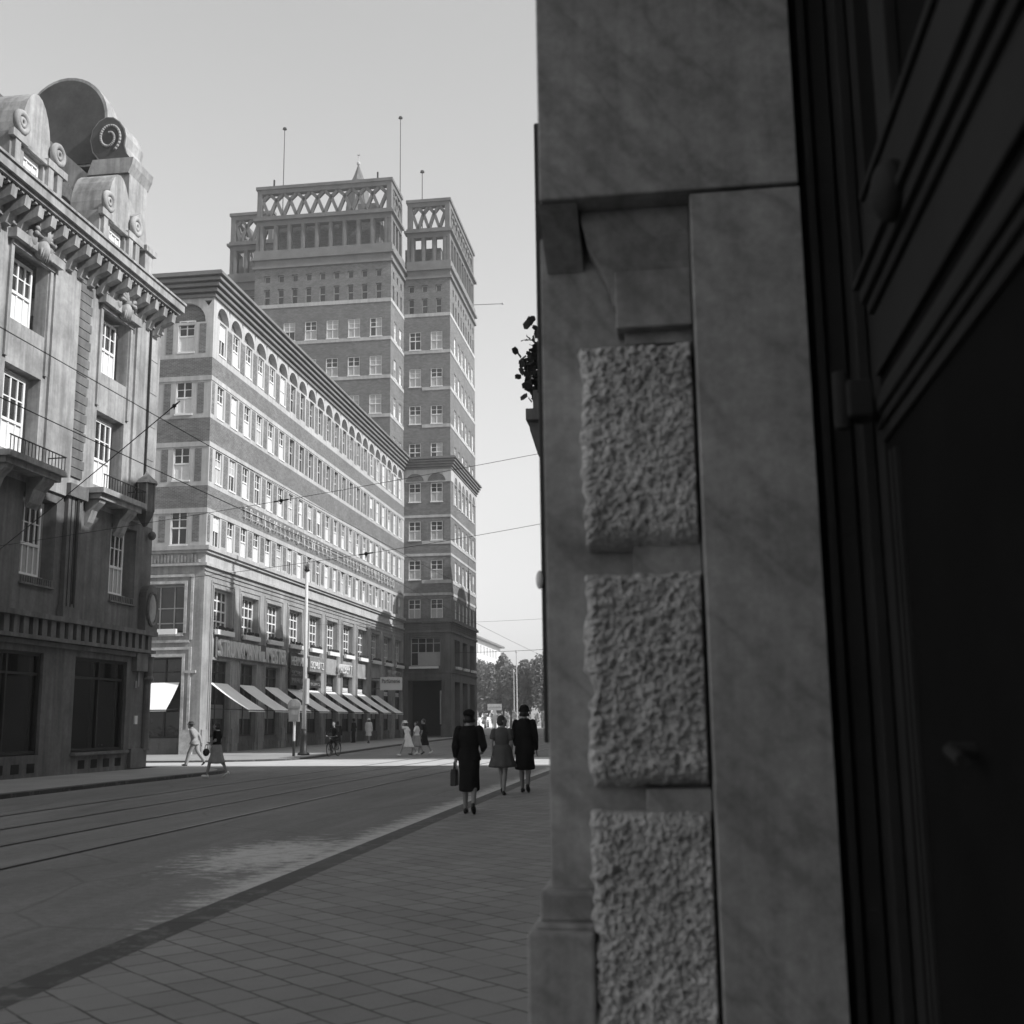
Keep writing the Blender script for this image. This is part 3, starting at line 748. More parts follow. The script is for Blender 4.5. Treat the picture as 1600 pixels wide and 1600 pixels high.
for t in rows_l[:3]:
    for z0, z1 in ((t - 3.85 + .35, t - 3.85 + .6),): bands.box(XR + .05, WR + .036, YW - .036, YW + .02, z0, z1); bands.box(WR - .02, WR + .036, YW + .02, YWB, z0, z1)
bands.build('stone_band', M['stone'], tb)
# arches under the mid cornice, on the wing front and its sunny side
am = MB()
loops = [[(XR + .02, 24.9 + .35), (WR + .06, 24.9 + .35), (WR + .06, 26.5), (XR + .02, 26.5)]]
for c in wcols: loops.append([(c + 0.92 * cos(pi * i / 12), 25.3 + 0.8 * sin(pi * i / 12)) for i in range(13)])
am.holed(loops, wf, -0.06, 0.1)
loops = [[(YW - .06, 25.25), (YWB, 25.25), (YWB, 26.5), (YW - .06, 26.5)]] + [[(c + 0.8 * cos(pi * i / 12), 25.3 + 0.78 * sin(pi * i / 12)) for i in range(13)] for c in scols]
am.holed(loops, ws, -0.06, 0.1)
am.bar(wf, XR + .02, WR + .06, 25.2, 25.249, -0.06, .02)
for c in [a + 1.05 for a in scols[:-1]] + [112.0]: am.bar(ws, c - 0.18, c + 0.18, 23.0, 25.249, -0.06, 0.02)
am.build('arch_frieze', M['stone'], tb)
for c in (-23.82, -21.75):
    for z in (19.4, 15.5, 11.7): pb = MB(); pb.bar(wf, c - .2, c + .2, z + .1, z + 1.8, -0.02, 0.02); pb.build('brick_panel', M['brick'], tb)
cn = MB()
for k in range(5):
    o = 0.14 + 0.14 * k; z = 26.5 + 0.24 * k
    cn.box(XR + .03, WR + o, YW - o, YWB + .3, z, z + 0.15); cn.box(XR + .03, WR + o - .1, YW - o + .1, YWB + .3, z + .15, z + .24)
cn.build('middle_cornice', M['cornice'], tb)
def ring(cn, x0, x1, y0, y1, pr, z0, z1): cn.box(x0 - pr, x1 + pr, y0 - pr, y1 + pr, z0, z1)
for (x0, x1, y0, y1, dz) in ((XL, XR, YF, YBK, 0), (WL, XL - .4, YW, YWB, 0.16), (XR + .4, WR, YW, YWB, 0.16)):
    cn = MB(); ring(cn, x0, x1, y0, y1, 0.22, 46.45 + dz, 46.7 + dz); ring(cn, x0, x1, y0, y1, 0.05, 46.7 + dz, 47.35 + dz)
    ring(cn, x0, x1, y0, y1, 0.30, 47.35 + dz, 47.6 + dz); ring(cn, x0, x1, y0, y1, 0.12, 47.6 + dz, 48.4 + dz); cn.build('cornice', M['cornice'], tb)
# crown: colonnade and lattice
col, lat, beam, core = MB(), MB(), MB(), MB()
def crown(fn, u0, u1, n, dz=0.0, side=False, front=False):
    col, lat, beam = MB(), MB(), MB()
    z0, z1 = 48.4 + dz, 51.08 + dz; e = -.004 if side else 0.0
    p = (u1 - u0 - 1.1) / n; a = u0 + 0.55
    for k in range(n + 1):
        u = a + p * k
        c = MB(); c.bar(fn, u - 0.2, u + 0.2, z0, z1, 0.06, 0.75); c.bar(fn, u - 0.11, u + 0.11, z0, z1, -0.02, 0.06)
        if front: c.build('column', M['crown'], tb)
        else: beam.v and None; beam.bar(fn, u - 0.2, u + 0.2, z0, z1, 0.06, 0.75)
    for u in ((u0, u1 - 0.32) if not side else (u0 + .52, u1 - .84)): beam.bar(fn, u, u + 0.32, z0, z1, 0.03, 0.5)
    xe = (lambda q: -.76 if side else q); beam.bar(fn, u0 - xe(0), u1 + xe(0), z1, 51.6 + dz, 0, 0.75); beam.bar(fn, u0 - xe(.28), u1 + xe(.28), 51.6 + dz, 51.85 + dz, -0.28, 0.75); beam.bar(fn, u0 - xe(.08), u1 + xe(.08), 51.85 + dz, 52.1 + dz, -0.08, 0.75)
    zb, zt = 52.1 + dz, 54.55 + dz
    beam.bar(fn, u0 - xe(-.02), u1 + xe(-.02), zt, 55.0 + dz, 0.02, 0.7); beam.bar(fn, u0 - xe(.12), u1 + xe(.12), 55.0 + dz, 55.32 + dz, -0.12, 0.7)
    for u in ((u0 + .02, u1 - 0.52) if not side else (u0 + .53, u1 - .83)): beam.bar(fn, u, u + (0.5 if not side else .3), zb, zt, 0.02, 0.52)
    t = 0.15
    for k in range(n):
        c = a + p * (k + 0.5); zs = zb + 1.75; hw_ = p * 0.5
        for s_ in (-1, 1):
            for (ua, za), (ub, zb_) in (((c, zt + .02), (c + s_ * hw_, zs)), ((c + s_ * hw_, zs), (c, zb))):
                d = Vector((ub - ua, zb_ - za)).normalized(); nn = Vector((-d.y, d.x)) * t
                lat.prism([(ua + nn.x, za + nn.y), (ub + nn.x, zb_ + nn.y), (ub - nn.x, zb_ - nn.y), (ua - nn.x, za - nn.y)], fn, 0.1, 0.45)
    lat.build('lattice', M['crown'], tb); beam.build('crown_beam', M['crown'], tb)
crown(ctr, XL, XR, 9, front=True); crown(wf, XR + .3, WR, 3, .1, front=True); crown(ws, YW, YWB, 9, .1, True, True); crown(cs, YF, YW - .3, 3, 0, True); crown(FY(YW), WL, XL - .3, 3, .1, front=True)
crown(FB(YBK), XL, XR, 9); crown(FB(YWB), XR + .3, WR, 3, .1); crown(FB(YWB), WL, XL - .3, 3, .1); crown(FL(WL), YW, YWB, 9, .1, True)
core.box(XL + 1.6, XR - 1.6, YF + 1.6, YBK - 1.6, 48.0, 51.6); core.box(WL + 1.2, XL, YW + 1.3, YWB - 1.3, 48.01, 50.5); core.box(XR - .2, WR - 1.2, YW + 1.3, YWB - 1.3, 48.01, 50.5)
core.box(XL + 2.5, XL + 6.5, YF + 4, YF + 8, 51.6, 53.6); core.box(-30.4, -28.3, YF + 3, YF + 7, 51.6, 54.2)
core.build('penthouse', M['brick_t'], tb)
rfm = MB(); rfm.box(XL + .2, XR - .2, YF + .2, YBK - .2, 48.0, 48.35); rfm.box(WL + .2, WR - .2, YW + .2, YWB - .2, 48.1, 48.45); rfm.build('roof', M['roof'], tb)
sp = MB(); c = (-32.0, 113.6, 0)
sp.lathe(c, [(1.4, 51.5), (1.4, 55.2), (1.5, 55.3), (1.15, 58.4), (0.86, 59.4), (0.55, 60.1), (0.1, 61.4), (0.08, 61.5)], 8); spo = sp.build('spire', M['darkstone'], tb)
sp = MB(); sp.lathe(c, [(0.06, 61.4), (0.07, 61.45), (0.2, 61.6), (0.2, 61.8), (0.05, 61.95), (0.045, 62.6), (0.16, 62.68), (0.02, 62.8)], 10); sp.build('finial', M['offwhite'], spo)
for (x, y, z0, z1) in ((-39.9, 112, 48, 65.5), (-26.95, 112, 48, 65.65), (-24.55, 112, 48, 59.2)):
    p = MB(); p.tube((x, y, z0), (x, y, z1), 0.07, 0.05, 6); p.lathe((x, y, z1), [(.05, 0), (.24, .05), (.2, .22), (.02, .34)], 8); p.build('flagpole', M['iron'], tb)
p = MB(); p.tube((WR, 122.0, 47.9), (WR + 3.7, 122.5, 48.0), 0.06); p.ell((WR + 3.75, 122.5, 48.0), (.13, .13, .13)); p.build('flagpole', M['offwhite'], tb)
for x in (-38.4, -27.6):
    p = MB(); p.box(x - .07, x + .07, YF + .1, YF + .25, 55.32, 56.1); p.build('roof_post', M['iron'], tb)
# windows
tp = lambda i, j: ['ta', 'tb', 'tc', 'td', 'te'][random.Random(i * 17 + j * 5).choice((0, 0, 1, 2, 2, 3, 4))]
for i, x in enumerate(ccols):
    for j, t in enumerate(rows_c):
        if i + j * 2 < 8 or i < 2: window(tp(i, j), tb, (x, YF + 0.08, t - 1.9), RY)
for i, x in enumerate(wcols):
    for j, t in enumerate(rows_w + rows_l): window('ta' if j > 3 else tp(i, j + 9), tb, (x, YW + 0.08, t - 1.9), RY)
for i, y in enumerate(scols):
    for j, t in enumerate(rows_w + rows_l): window(pick(i + 5, j), tb, (WR - 0.08, y, t - 1.9))
for i, y in enumerate(sc2):
    for j, t in enumerate(rows_c): window(pick(i + 2, j), tb, (XR - 0.08, y, t - 1.9))
for x in smallx: window('t', tb, (x, YF + .22, 42.72), RY, 'small_window'); window('s', tb, (x, YF + .22, 45.0), RY, 'small_window')
for x in smallw + smallL: window('t', tb, (x, YW + .22, 42.95), RY, 'small_window'); window('s', tb, (x, YW + .22, 45.23), RY, 'small_window')
for y in smalls: window('t', tb, (WR - .2, y, 42.95), 0, 'small_window'); window('s', tb, (WR - .2, y, 45.23), 0, 'small_window')
for y in small2: window('t', tb, (XR - .2, y, 42.72), 0, 'small_window'); window('s', tb, (XR - .2, y, 45.0), 0, 'small_window')
# base storey
ba = MB()
ba.wall(wf, X0 - .3, WR, 0, 11.2, [(-25.35, -22.35, 7.0, 9.75, 0.5), (-25.55, -22.25, 0, 5.6, 2.2)])
sb = [112.4, 116.75, 121.1]
ba.wall(ws, YW, YWB, 0, 11.2, [(y, y + 2.8, z0, z1, 0.8) for y in sb for z0, z1 in ((7.0, 9.6), (0.0, 5.5))])
for o in (0.0, 0.22, 0.44):
    ba.bar(wf, -25.35 - o - .1, -25.35 - o - .002, 6.9 - o, 9.75 + o + .1, -0.05 - o * .06, .01); ba.bar(wf, -22.35 + o + .002, -22.35 + o + .1, 6.9 - o, 9.75 + o + .1, -0.05 - o * .06, .01)
    ba.bar(wf, -25.35 - o, -22.35 + o, 9.75 + o + .002, 9.75 + o + .1, -0.05 - o * .06, .01)
    if o < .4: ba.bar(wf, -22.25 + o + .01, -22.25 + o + .13, 1.2, 5.6 + o, -0.05 - o * .06, .01); ba.bar(wf, -25.55 - o - .13, -25.55 - o - .01, 0, 5.6 + o, -0.05 - o * .06, .01); ba.bar(wf, -25.55 - o - .13, -22.25 + o + .13, 5.6 + o + .002, 5.6 + o + .12, -0.055 - o * .06, .01)
ba.build('stone_base', M['darkstone'], tb)
ba = MB(); ba.box(WR - 1.0, WR + .1, YW - .12, YW + 1.6, 0.0, 1.25); ba.box(XR + .1, WR + .25, YW - .25, YWB, 11.2, 11.45); ba.box(XR + .1, WR + .08, YW - .08, YWB, 11.45, 11.62); ba.box(XR + .1, WR + .12, YW - .12, YWB, 10.2, 10.4)
for o in (10.6, 10.8, 11.0): ba.box(XR + .1, WR + .06, YW - .06, YWB, o, o + .07)
ba.box(XR + .1, WR + .1, YW - .1, YWB, 6.3, 6.42)
ba.build('base_ledge', M['darkstone'], tb)
bigwin(tb, wf, -25.346, -22.354, 7.004, 9.746, 0.4, 4, (8.3, 9.2), 'showroom_window', 'offwhite', 'glass', 0.09)
c = MB(); c.bar(wf, -24.55, -22.45, 7.1, 8.25, .3, .36); c.build('curtain', M['curtain2'], tb)
c = MB(); c.bar(wf, -25.4, -22.5, 6.72, 6.95, -.3, -.06); c.build('flower_box', M['planter'], tb)
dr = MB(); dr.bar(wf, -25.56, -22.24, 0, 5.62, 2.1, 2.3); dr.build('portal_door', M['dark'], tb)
for y in sb:
    bigwin(tb, ws, y + .004, y + 2.796, 7.004, 9.596, 0.75, 3, (8.3,), 'showroom_window', 'offwhite', 'glass', .09)
    bigwin(tb, ws, y + .004, y + 2.796, 0.2, 5.496, 0.75, 2, (3.9,), 'shop_window', 'darkwood', 'shopglass', .1)
    c = MB(); c.bar(ws, y + .2, y + 2.6, 6.7, 6.95, -.3, -.06); c.build('flower_box', M['planter'], tb)
pl = MB(); pl.box(-22.4, -22.3, YW - .02, YW + .9, 1.4, 4.6); pl.build('portal_board', M['offwhite'], tb)
st_ = MB(); st_.box(-25.5, -22.3, YW - .5, YW + .6, 0.1, 0.3); st_.build('portal_step', M['darkstone'], tb)


# ================================================================== CORNER HOUSE (left)
HX = -19.4
hx = FX(HX)
HB = 40.9                       # corner
ho = thing('corner_house', (HX, HB, 0.1), 'ornate pale stone corner house with bracketed cornice, rounded dormer and scrolled party wall', 'house')
wl, wd = MB(), MB()
wy = [37.15 - 5.6 * k for k in range(3)]
hs = []
for y in wy: hs += [(y - 0.95, y + 1.1, 13.75, 16.15, 0.42), (y - 0.95, y + 1.05, 9.75, 12.35, 0.42)]
wl.wall(hx, 20, HB, 8.95, 17.1, hs)
lowy = [38.6 - 5.6 * k for k in range(3)]
hs = [(y - 0.95, y + 1.0, 6.15, 8.65, 0.45) for y in lowy]
wd.wall(hx, 20, HB, 5.0, 8.95, hs)
shops = [(y - 2.9, y + 0.75) for y in lowy]
wd.wall(hx, 20, HB, 0.05, 5.0, [(a, b, 0.75, 3.85, 0.9) for a, b in shops])
wl.wall(FB(HB), -34, HX, 0.05, 17.1); wl.wall(FY(20), -34, HX, 0.05, 17.1)
for k in range(3):                                 # flat strips and panel joints between the windows
    y = 38.75 - 5.6 * k
    wl.bar(hx, y, y + 0.9, 8.96, 16.6, -0.09, .02) if k == 0 else wl.bar(hx, y - .2, y + 1.4, 8.96, 16.6, -0.09, .02)
    for z in (10.2, 11.5, 12.8, 14.1, 15.4): wl.bar(hx, y + 1.15, y + 1.95 if k == 0 else y + 1.6, z, z + 1.27, -0.02, .02) if k == 0 else None
wl.bar(hx, 20, HB - .001, 16.62, 16.9, -0.12, .02)
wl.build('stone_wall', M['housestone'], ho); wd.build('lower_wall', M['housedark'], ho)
for k in range(3):
    qn = MB(); y = 34.5 - 5.6 * k
    z = 9.7
    while z < 16.5: qn.bar(hx, y, y + (0.85 if int(z * 3) % 2 else 0.95), z, z + 0.29, -0.06, .02); z += 0.32
    for q in range(4): qn.bar(hx, y + 0.24 * q - .05, y + 0.24 * q + .11, 5.4, 9.0, -0.14, .02)
    qn.bar(hx, y - .15, y + 1.0, 8.98, 9.4, -0.25, .02); qn.bar(hx, y - .12, y + .95, 5.02, 5.39, -0.2, .02)
    qn.build('pilaster', M['housedark'], ho)
cn = MB()
cn.box(HX - .3, HX + 1.0, 20, HB - .15, 17.42, 17.72); cn.box(HX - .3, HX + .88, 20, HB - .27, 17.3, 17.42); cn.box(HX - .3, HX + .2, 20, HB - .4, 17.0, 17.3); cn.box(HX - .3, HX + 1.06, 20, HB - .1, 17.72, 17.8)
cn.build('cornice', M['housestone'], ho)
dn = MB()
y = 40.25; k = 0
while y > 21:
    fn = FY(y - .15)
    md = MB(); md.prism([(HX + .02, 16.35), (HX + .2, 16.4), (HX + .34, 16.7), (HX + .78, 16.88), (HX + .82, 17.2), (HX + .02, 17.2)], fn, 0, 0.3); md.build('modillion', M['housestone'], ho)
    for q in range(3): dn.box(HX + .63, HX + .8, y - .34 + q * .245, y - .22 + q * .245, 17.2, 17.3)
    y -= 0.735
dn.box(HX + .6, HX + .66, 21, HB - .3, 17.205, 17.295); dn.build('dentil_molding', M['housestone'], ho)
wproto('h1', 1.55, 2.05, cols=4, upper=0.52, cross=True, fr=0.09, curtain=(0, 0.5)); wproto('h2', 1.55, 2.4, cols=4, upper=0.6, cross=True, fr=.1, curtain=(0, 0.4))
wproto('h3', 1.6, 2.35, cols=5, upper=0.58, cross=True, fr=0.09, curtain=(0, 0.42), cmat='curtain2')
wproto('h4', 1.0, 1.3, cols=3, upper=0.1, cross=False, fr=0.09, curtain=(0.1, 0.98))
for k, y in enumerate(wy):
    lh = MB(); kc = MB()
    window('h1', ho, (HX - .3, y - .1, 13.8), 0); window('h2', ho, (HX - .3, y - .1, 9.8), 0)
    lh.bar(hx, y - 1.25, y + 1.5, 16.16, 16.45, -0.3, .007); lh.bar(hx, y - 1.1, y + 1.3, 16.0, 16.155, -0.12, .02)
    for q in (-1.12, 1.12): lh.bar(hx, y + q, y + q + .16, 12.5, 15.99, -.08, .02)
    # scrolled cartouche over the window head
    kc.ell((HX + .25, y + .15, 16.75), (.28, .42, .33)); kc.ell((HX + .3, y + .15, 16.3), (.25, .25, .32))
    for q in (-1, 1):
        kc.ell((HX + .2, y + .15 + q * .45, 16.5), (.18, .2, .28)); kc.torus((HX + .25, y + .15 + q * .62, 16.3), (1, 0, 0), .13, .06, 14, 6)
    for q in range(5): kc.tube((HX + .45, y - .1 + q * .12, 16.25), (HX + .38, y - .08 + q * .11, 15.9), .045, .02, 6)
    for q in range(9): a = pi * q / 8; kc.tube((HX + .42, y + .15, 16.62), (HX + .4, y + .15 + .5 * cos(a), 16.62 + .42 * sin(a)), .05, .075, 6); kc.ell((HX + .4, y + .15 + .52 * cos(a), 16.62 + .44 * sin(a)), (.09, .09, .09), None, 8, 6)
    lh.build('window_hood', M['housestone'], ho); kc.build('cartouche', M['housestone'], ho, smooth=True)
for k, y in enumerate(lowy): window('h3', ho, (HX - .33, y - .15, 6.2), 0)
for k, y in enumerate(lowy):
    gr = MB()
    for q in range(14): gr.bar(hx, y - .85 + q * .13, y - .79 + q * .13, 5.92, 6.12, -.05, .02)
    gr.bar(hx, y - .95, y + 1.0, 5.86, 5.92, -.1, .02)
    gr.build('sill_grille', M['housedark'], ho)
# balcony with railing, console, wall lantern
for k in range(3):
    bl = MB(); y = 37.15 - 5.6 * k
    bl.bar(hx, y - 1.6, y + 1.65, 9.3, 9.48, -0.75, .02); bl.bar(hx, y - 1.5, y + 1.55, 9.12, 9.3, -.6, .02)
    for q in (0.5, -1.5): bl.prism([(HX, 8.2), (HX + .12, 8.35), (HX + .26, 8.75), (HX + .5, 9.0), (HX + .55, 9.12), (HX, 9.12)], FY(y + q + .1), 0, .7 if q > 0 else .4)
    bo_ = bl.build('balcony', M['housestone'], ho); rl = MB()
    rl.tube((HX + .7, y - 1.55, 9.93), (HX + .7, y + 1.6, 9.93), .022, None, 5); rl.tube((HX + .7, y + 1.6, 9.93), (HX, y + 1.6, 9.93), .022, None, 5)
    for q in range(17): rl.tube((HX + .7, y - 1.5 + q * .19, 9.48), (HX + .7, y - 1.5 + q * .19, 9.93), .014, None, 4)
    rl.build('railing', M['iron'], bo_)
ln = MB()
for k in range(1):
    c = (HX + .42, 39.35)
    ln.lathe((c[0], c[1], 9.0), [(.05, -.25), (.16, -.1), (.3, .15), (.34, .3), (.34, 1.35)], 6)
    lno = ln.build('wall_lantern', M['housedark'], ho)
    l2 = MB(); l2.lathe((c[0], c[1], 10.35), [(.44, 0), (.4, .08), (.1, .35), (.03, .5)], 6); l2.build('lantern_cap', M['housestone'], lno)
    l3 = MB()
    for q in range(6): l3.box(c[0] + .33 * cos(q * pi / 3) - .025, c[0] + .33 * cos(q * pi / 3) + .025, c[1] + .33 * sin(q * pi / 3) - .025, c[1] + .33 * sin(q * pi / 3) + .025, 9.3, 10.35)
    l3.build('lantern_bar', M['housestone'], lno)
pp = MB(); pp.tube((HX + .16, 39.72, 9.2), (HX + .16, 39.72, 16.9), .05); pp.build('downpipe', M['iron'], ho); pp = MB(); pp.tube((HX + .16, 35.0, 5.5), (HX + .16, 35.0, 9.0), .05); pp.build('downpipe', M['iron'], ho)
sg = MB(); sg.bar(hx, 40.0, 40.6, 9.55, 9.75, -.15, .02); sg.ell((HX + .2, 40.45, 8.6), (.15, .15, .17)); sg.build('corner_ornament', M['housedark'], ho)
# round headed corner block with medallion
cb = MB()
lp = [(40.05, 4.9), (41.05, 4.9), (41.05, 6.3)] + [(40.55 + .5 * cos(pi * i / 10), 6.3 + .45 * sin(pi * i / 10)) for i in range(1, 10)] + [(40.05, 6.3)]
cb.prism(lp, hx, -0.28, 0.05); cb.build('corner_block', M['housedark'], ho)
me_ = MB(); me_.ell((HX + .3, 40.5, 5.85), (.08, .34, .55)); mo = me_.build('medallion', M['housestone'], ho, smooth=True)
m2 = MB()
k0 = len(m2.v)
for i in range(24):
    t0, t1 = 2 * pi * i / 24, 2 * pi * (i + 1) / 24
    m2.tube((HX + .32, 40.5 + .38 * cos(t0), 5.85 + .6 * sin(t0)), (HX + .32, 40.5 + .38 * cos(t1), 5.85 + .6 * sin(t1)), .06, None, 6)
m2.build('medallion_rim', M['housedark'], mo)
fz = MB(); fz.bar(hx, 20, HB + .1, 4.86, 5.02, -.35, .02); fz.bar(hx, 20, HB + .1, 4.22, 4.34, -.3, .02); fz.bar(hx, 20, HB + .05, 4.05, 4.2, -.15, .02)
y = 40.6
while y > 21: fz.bar(hx, y - .2, y + .08, 4.342, 4.858, -.26, .02); y -= 0.52
fz.build('block_frieze', M['housedark'], ho)
pc = MB(); pc.bar(hx, 39.7, 40.6, 3.55, 4.2, -.2, .02)
pc.lathe((HX + .12, 40.85, 3.2), [(.16, 0), (.2, .1), (.14, .2), (.16, .8), (.2, .9)], 10); pc.lathe((HX + .08, 40.85, .7), [(.2, 0), (.14, .12), (.13, 2.4), (.17, 2.5)], 10)
for a, b in shops[:1]: pc.bar(hx, b + .35, b + 1.6, .1, .78, -.12, .02); pc.bar(hx, a - .05, b + .1, .66, .76, -.18, .02)
pc.build('corner_pier', M['housedark'], ho)
for a, b in shops:
    bigwin(ho, hx, a + .004, b - .004, .78, 3.846, .2, 2, (3.2,), 'shop_window', 'darkwood', 'clearglass', .09)
    c = MB(); c.bar(hx, a + .002, b - .002, .76, 3.846, 1.5, 1.6); c.bar(hx, a + .002, b - .002, .70, .755, .02, 1.6); c.bar(hx, a - .05, a, .76, 3.85, .91, 1.6); c.bar(hx, b, b + .05, .76, 3.85, .91, 1.6); c.bar(hx, a, b, 3.852, 3.9, .91, 1.6); c.build('display_back', M['darkwood'], ho)
for a, b in shops:
    for q in (0.5, 1.35, 2.2, 3.05): vt = MB(); vt.bar(hx, a + q, a + q + .42, .22, .5, -.01, .05); vt.build('cellar_vent', M['dark'], ho)
pq = MB(); pq.bar(hx, 40.05, 40.25, 1.65, 1.95, -.05, .01); pq.build('wall_plate', M['enamel'], ho)
pq = MB(); pq.bar(hx, 39.95, 40.1, 2.95, 3.2, -.05, .01); pq.bar(hx, 40.15, 40.28, 3.0, 3.55, -.05, .01); pq.build('wall_plate', M['letter'], ho)
# roof, dormer, scrolled party wall
rt = MB()
rt.face([(HX - .5, 20, 17.75), (HX - .5, 38.6, 17.75), (HX - 4.2, 38.6, 24.4), (HX - 4.2, 20, 24.4)]); rt.face([(HX - 4.2, 20, 24.4), (HX - 4.2, 38.6, 24.4), (HX - 15, 38.6, 25.5), (HX - 15, 20, 25.5)])
rt.face([(HX - .5, 38.6, 17.75), (HX - 4.2, 38.6, 24.4), (HX - 15, 38.6, 25.5), (HX - 15, 38.6, 17)]); rt.face([(HX - .5, 38.6, 17.76), (HX - .5, 40.8, 17.76), (HX - 15, 40.8, 17.76), (HX - 15, 38.6, 17.76)])
rt.build('tiled_roof', M['roofT'], ho)
for k in range(3):
    y0 = 35.75 - 5.6 * k; dm = MB(); y1 = y0 + 3.0; yc = (y0 + y1) / 2 - .1
    lp = [(y0, 17.75), (y1 - .05, 17.75), (y1 - .05, 19.55), (y1 - .55, 19.75)] + [(yc + .85 * cos(pi * i / 12), 19.75 + 1.75 * sin(pi * i / 12)) for i in range(13)] + [(y0 + .45, 19.75), (y0, 19.55)]
    w0 = [(yc - .62, 18.0), (yc + .5, 18.0), (yc + .5, 19.35), (yc - .62, 19.35)]
    dm.holed([lp, w0], hx, 0.05, .25)
    for i in range(len(lp)):
        a, b = lp[i], lp[(i + 1) % len(lp)]; dm.face([hx(*a, .05), hx(*b, .05), hx(*b, 1.5), hx(*a, 1.5)])
    dm.bar(hx, y0 - .1, yc - .64, 19.36, 19.6, -.12, .05); dm.bar(hx, yc + .52, y1 + .1, 19.36, 19.6, -.12, .05); dm.bar(hx, yc - .64, yc + .52, 19.37, 19.5, -.06, .05)
    for q in (y0 + .1, yc + .62, y1 - .45): dm.bar(hx, q, q + .3, 17.8, 19.35, -.08, .05)
    do = dm.build('dormer', M['housestone'], ho)
    window('h4', do, (HX - .2, yc - .06, 18.02), 0)
    for q in (y0 + .35, y1 - .5):
        sc = MB(); sc.torus((HX + .08, q, 19.98), (1, 0, 0), .3, .11, 18, 8); sc.torus((HX + .1, q, 19.98), (1, 0, 0), .12, .07, 14, 6)
        sc.build('scroll', M['housestone'], do, smooth=True)
    if k == 0:
        bk = MB(); bk.bar(hx, 39.15, 39.8, 17.75, 19.4, -.05, .6); bk.bar(hx, 39.05, 39.92, 19.4, 19.62, -.15, .7)
        bk.prism([(38.55, 19.62), (39.75, 19.62), (39.5, 20.0), (39.3, 20.6), (38.95, 20.85), (38.6, 20.6)], hx, .1, .6); bk.build('end_pier', M['housestone'], ho)
pw = MB(); fn = FY(38.7)
pw.prism([(-33, 16.9), (-19.92, 16.9), (-19.92, 22.4), (-21.5, 22.4), (-24.5, 25.2), (-33, 25.6)], fn, 0, 1.5)
pw.prism([(-21.6, 22.4), (-19.92, 22.4), (-19.78, 22.75), (-19.74, 23.02), (-21.4, 23.02)], fn, -.12, 1.62)
flank = [(-19.9, 23.02), (-20.08, 23.25), (-20.18, 23.6), (-20.14, 24.0), (-20.22, 24.3), (-20.42, 24.6), (-20.7, 24.82), (-21.0, 24.86), (-21.3, 24.7), (-21.55, 24.35), (-21.62, 23.9), (-21.5, 23.4), (-21.2, 23.02)]
pw.prism(flank, fn, .02, 1.48)
lp = [(-22.85 + 1.75 * cos(radians(a)), 25.0 + 1.85 * sin(radians(a))) for a in range(-20, 200, 10)] + [(-24.6, 23.0), (-21.4, 23.0)]
pw.prism(lp, fn, .3, 1.2)
po = pw.build('party_wall', M['housestone'], ho)
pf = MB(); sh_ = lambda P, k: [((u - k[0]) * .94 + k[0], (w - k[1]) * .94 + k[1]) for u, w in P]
pf.prism(sh_(flank, (-20.7, 23.9)), fn, -.03, .02); pf.prism(sh_(lp, (-22.85, 24.6)), fn, .26, .3); pf.build('shaded_face', M['shadestone'], po)  # shade on the scroll faces put in as darker plates
sp = MB(); pts = []
for i in range(40):
    t = i / 39; a = radians(-60 + 520 * t); r = .62 - .42 * t; pts.append((-20.82 + r * cos(a) * .8, 38.66, 23.95 + r * sin(a)))
sp.path(pts, .055, 6); sp.build('volute', M['housestone'], po, smooth=True)
# shop window display
t = thing('display_lamp', (HX - .7 + .55, 37.5, .8), 'white shaded lamp on a pale stem in the corner house shop window', 'lamp')
c = (HX - .75, 37.7); b = MB()
b.lathe((c[0], c[1], .76), [(.24, 0), (.18, .06), (.08, .2), (.07, .6), (.13, .75), (.12, 1.4), (.05, 1.5), (.05, 1.62)], 12); t.location = (c[0], c[1], .8); WO[t.name] = Vector(t.location); b.build('stem', M['offwhite'], t, smooth=True)
b = MB(); b.lathe((c[0], c[1], 2.35), [(.32, 0), (.26, .5), (.24, .52)], 14); b.build('shade', M['planter'], t, smooth=True)
t = thing('flower_arrangement', (HX - .5, 38.5, .755), 'low bunch of white flowers on the floor of the corner house shop window', 'flowers')
random.seed(8); b = MB(); e = MB()
for i in range(26):
    p = Vector((HX - .5 + random.gauss(0, .1), 38.5 + random.gauss(0, .2), .86 + abs(random.gauss(0, .13)))); b.ell(p, (.05, .06, .045), None, 7, 5); e.tube((HX - .5, 38.5, .76), p, .006, None, 4)
b.build('petals', M['planter'], t); e.build('leaves', M['leafd'], t)

# ================================================================== NEAR STONE PORTAL BUILDING (right)
nb = thing('stone_building', (-0.43, 4.0, 0.1), 'dark stone portal with rough hewn blocks, smooth veined slab and heavy lintel, nearest building', 'building')
def Nz(z, Y): return 1.58 + (z + .13 - 1.58) * Y / 4.0
def Nx(x, Y): return x * Y / 4.0
b = MB(); b.box(.122, .517, 4.0, 4.8, .1, 3.475); b.build('slab', M['pillar'], nb, bevel=.006)
b = MB(); b.box(-.432, .515, 4.0, 4.9, 3.49, 6.4); b.build('lintel', M['pillar'], nb, bevel=.008)
Y1 = 4.34
b = MB(); b.box(Nx(-.431, Y1), .12, Y1, 4.9, .1, 3.488); b.build('pilaster', M['pillar'], nb, bevel=.006)
b = MB(); b.prism([(4.03, 3.487), (4.334, 3.335), (4.338, 3.335), (4.338, 3.487)], lambda u, w, d: (d, u, w), -.44, -.295); b.build('soffit_block', M['pillar'], nb)
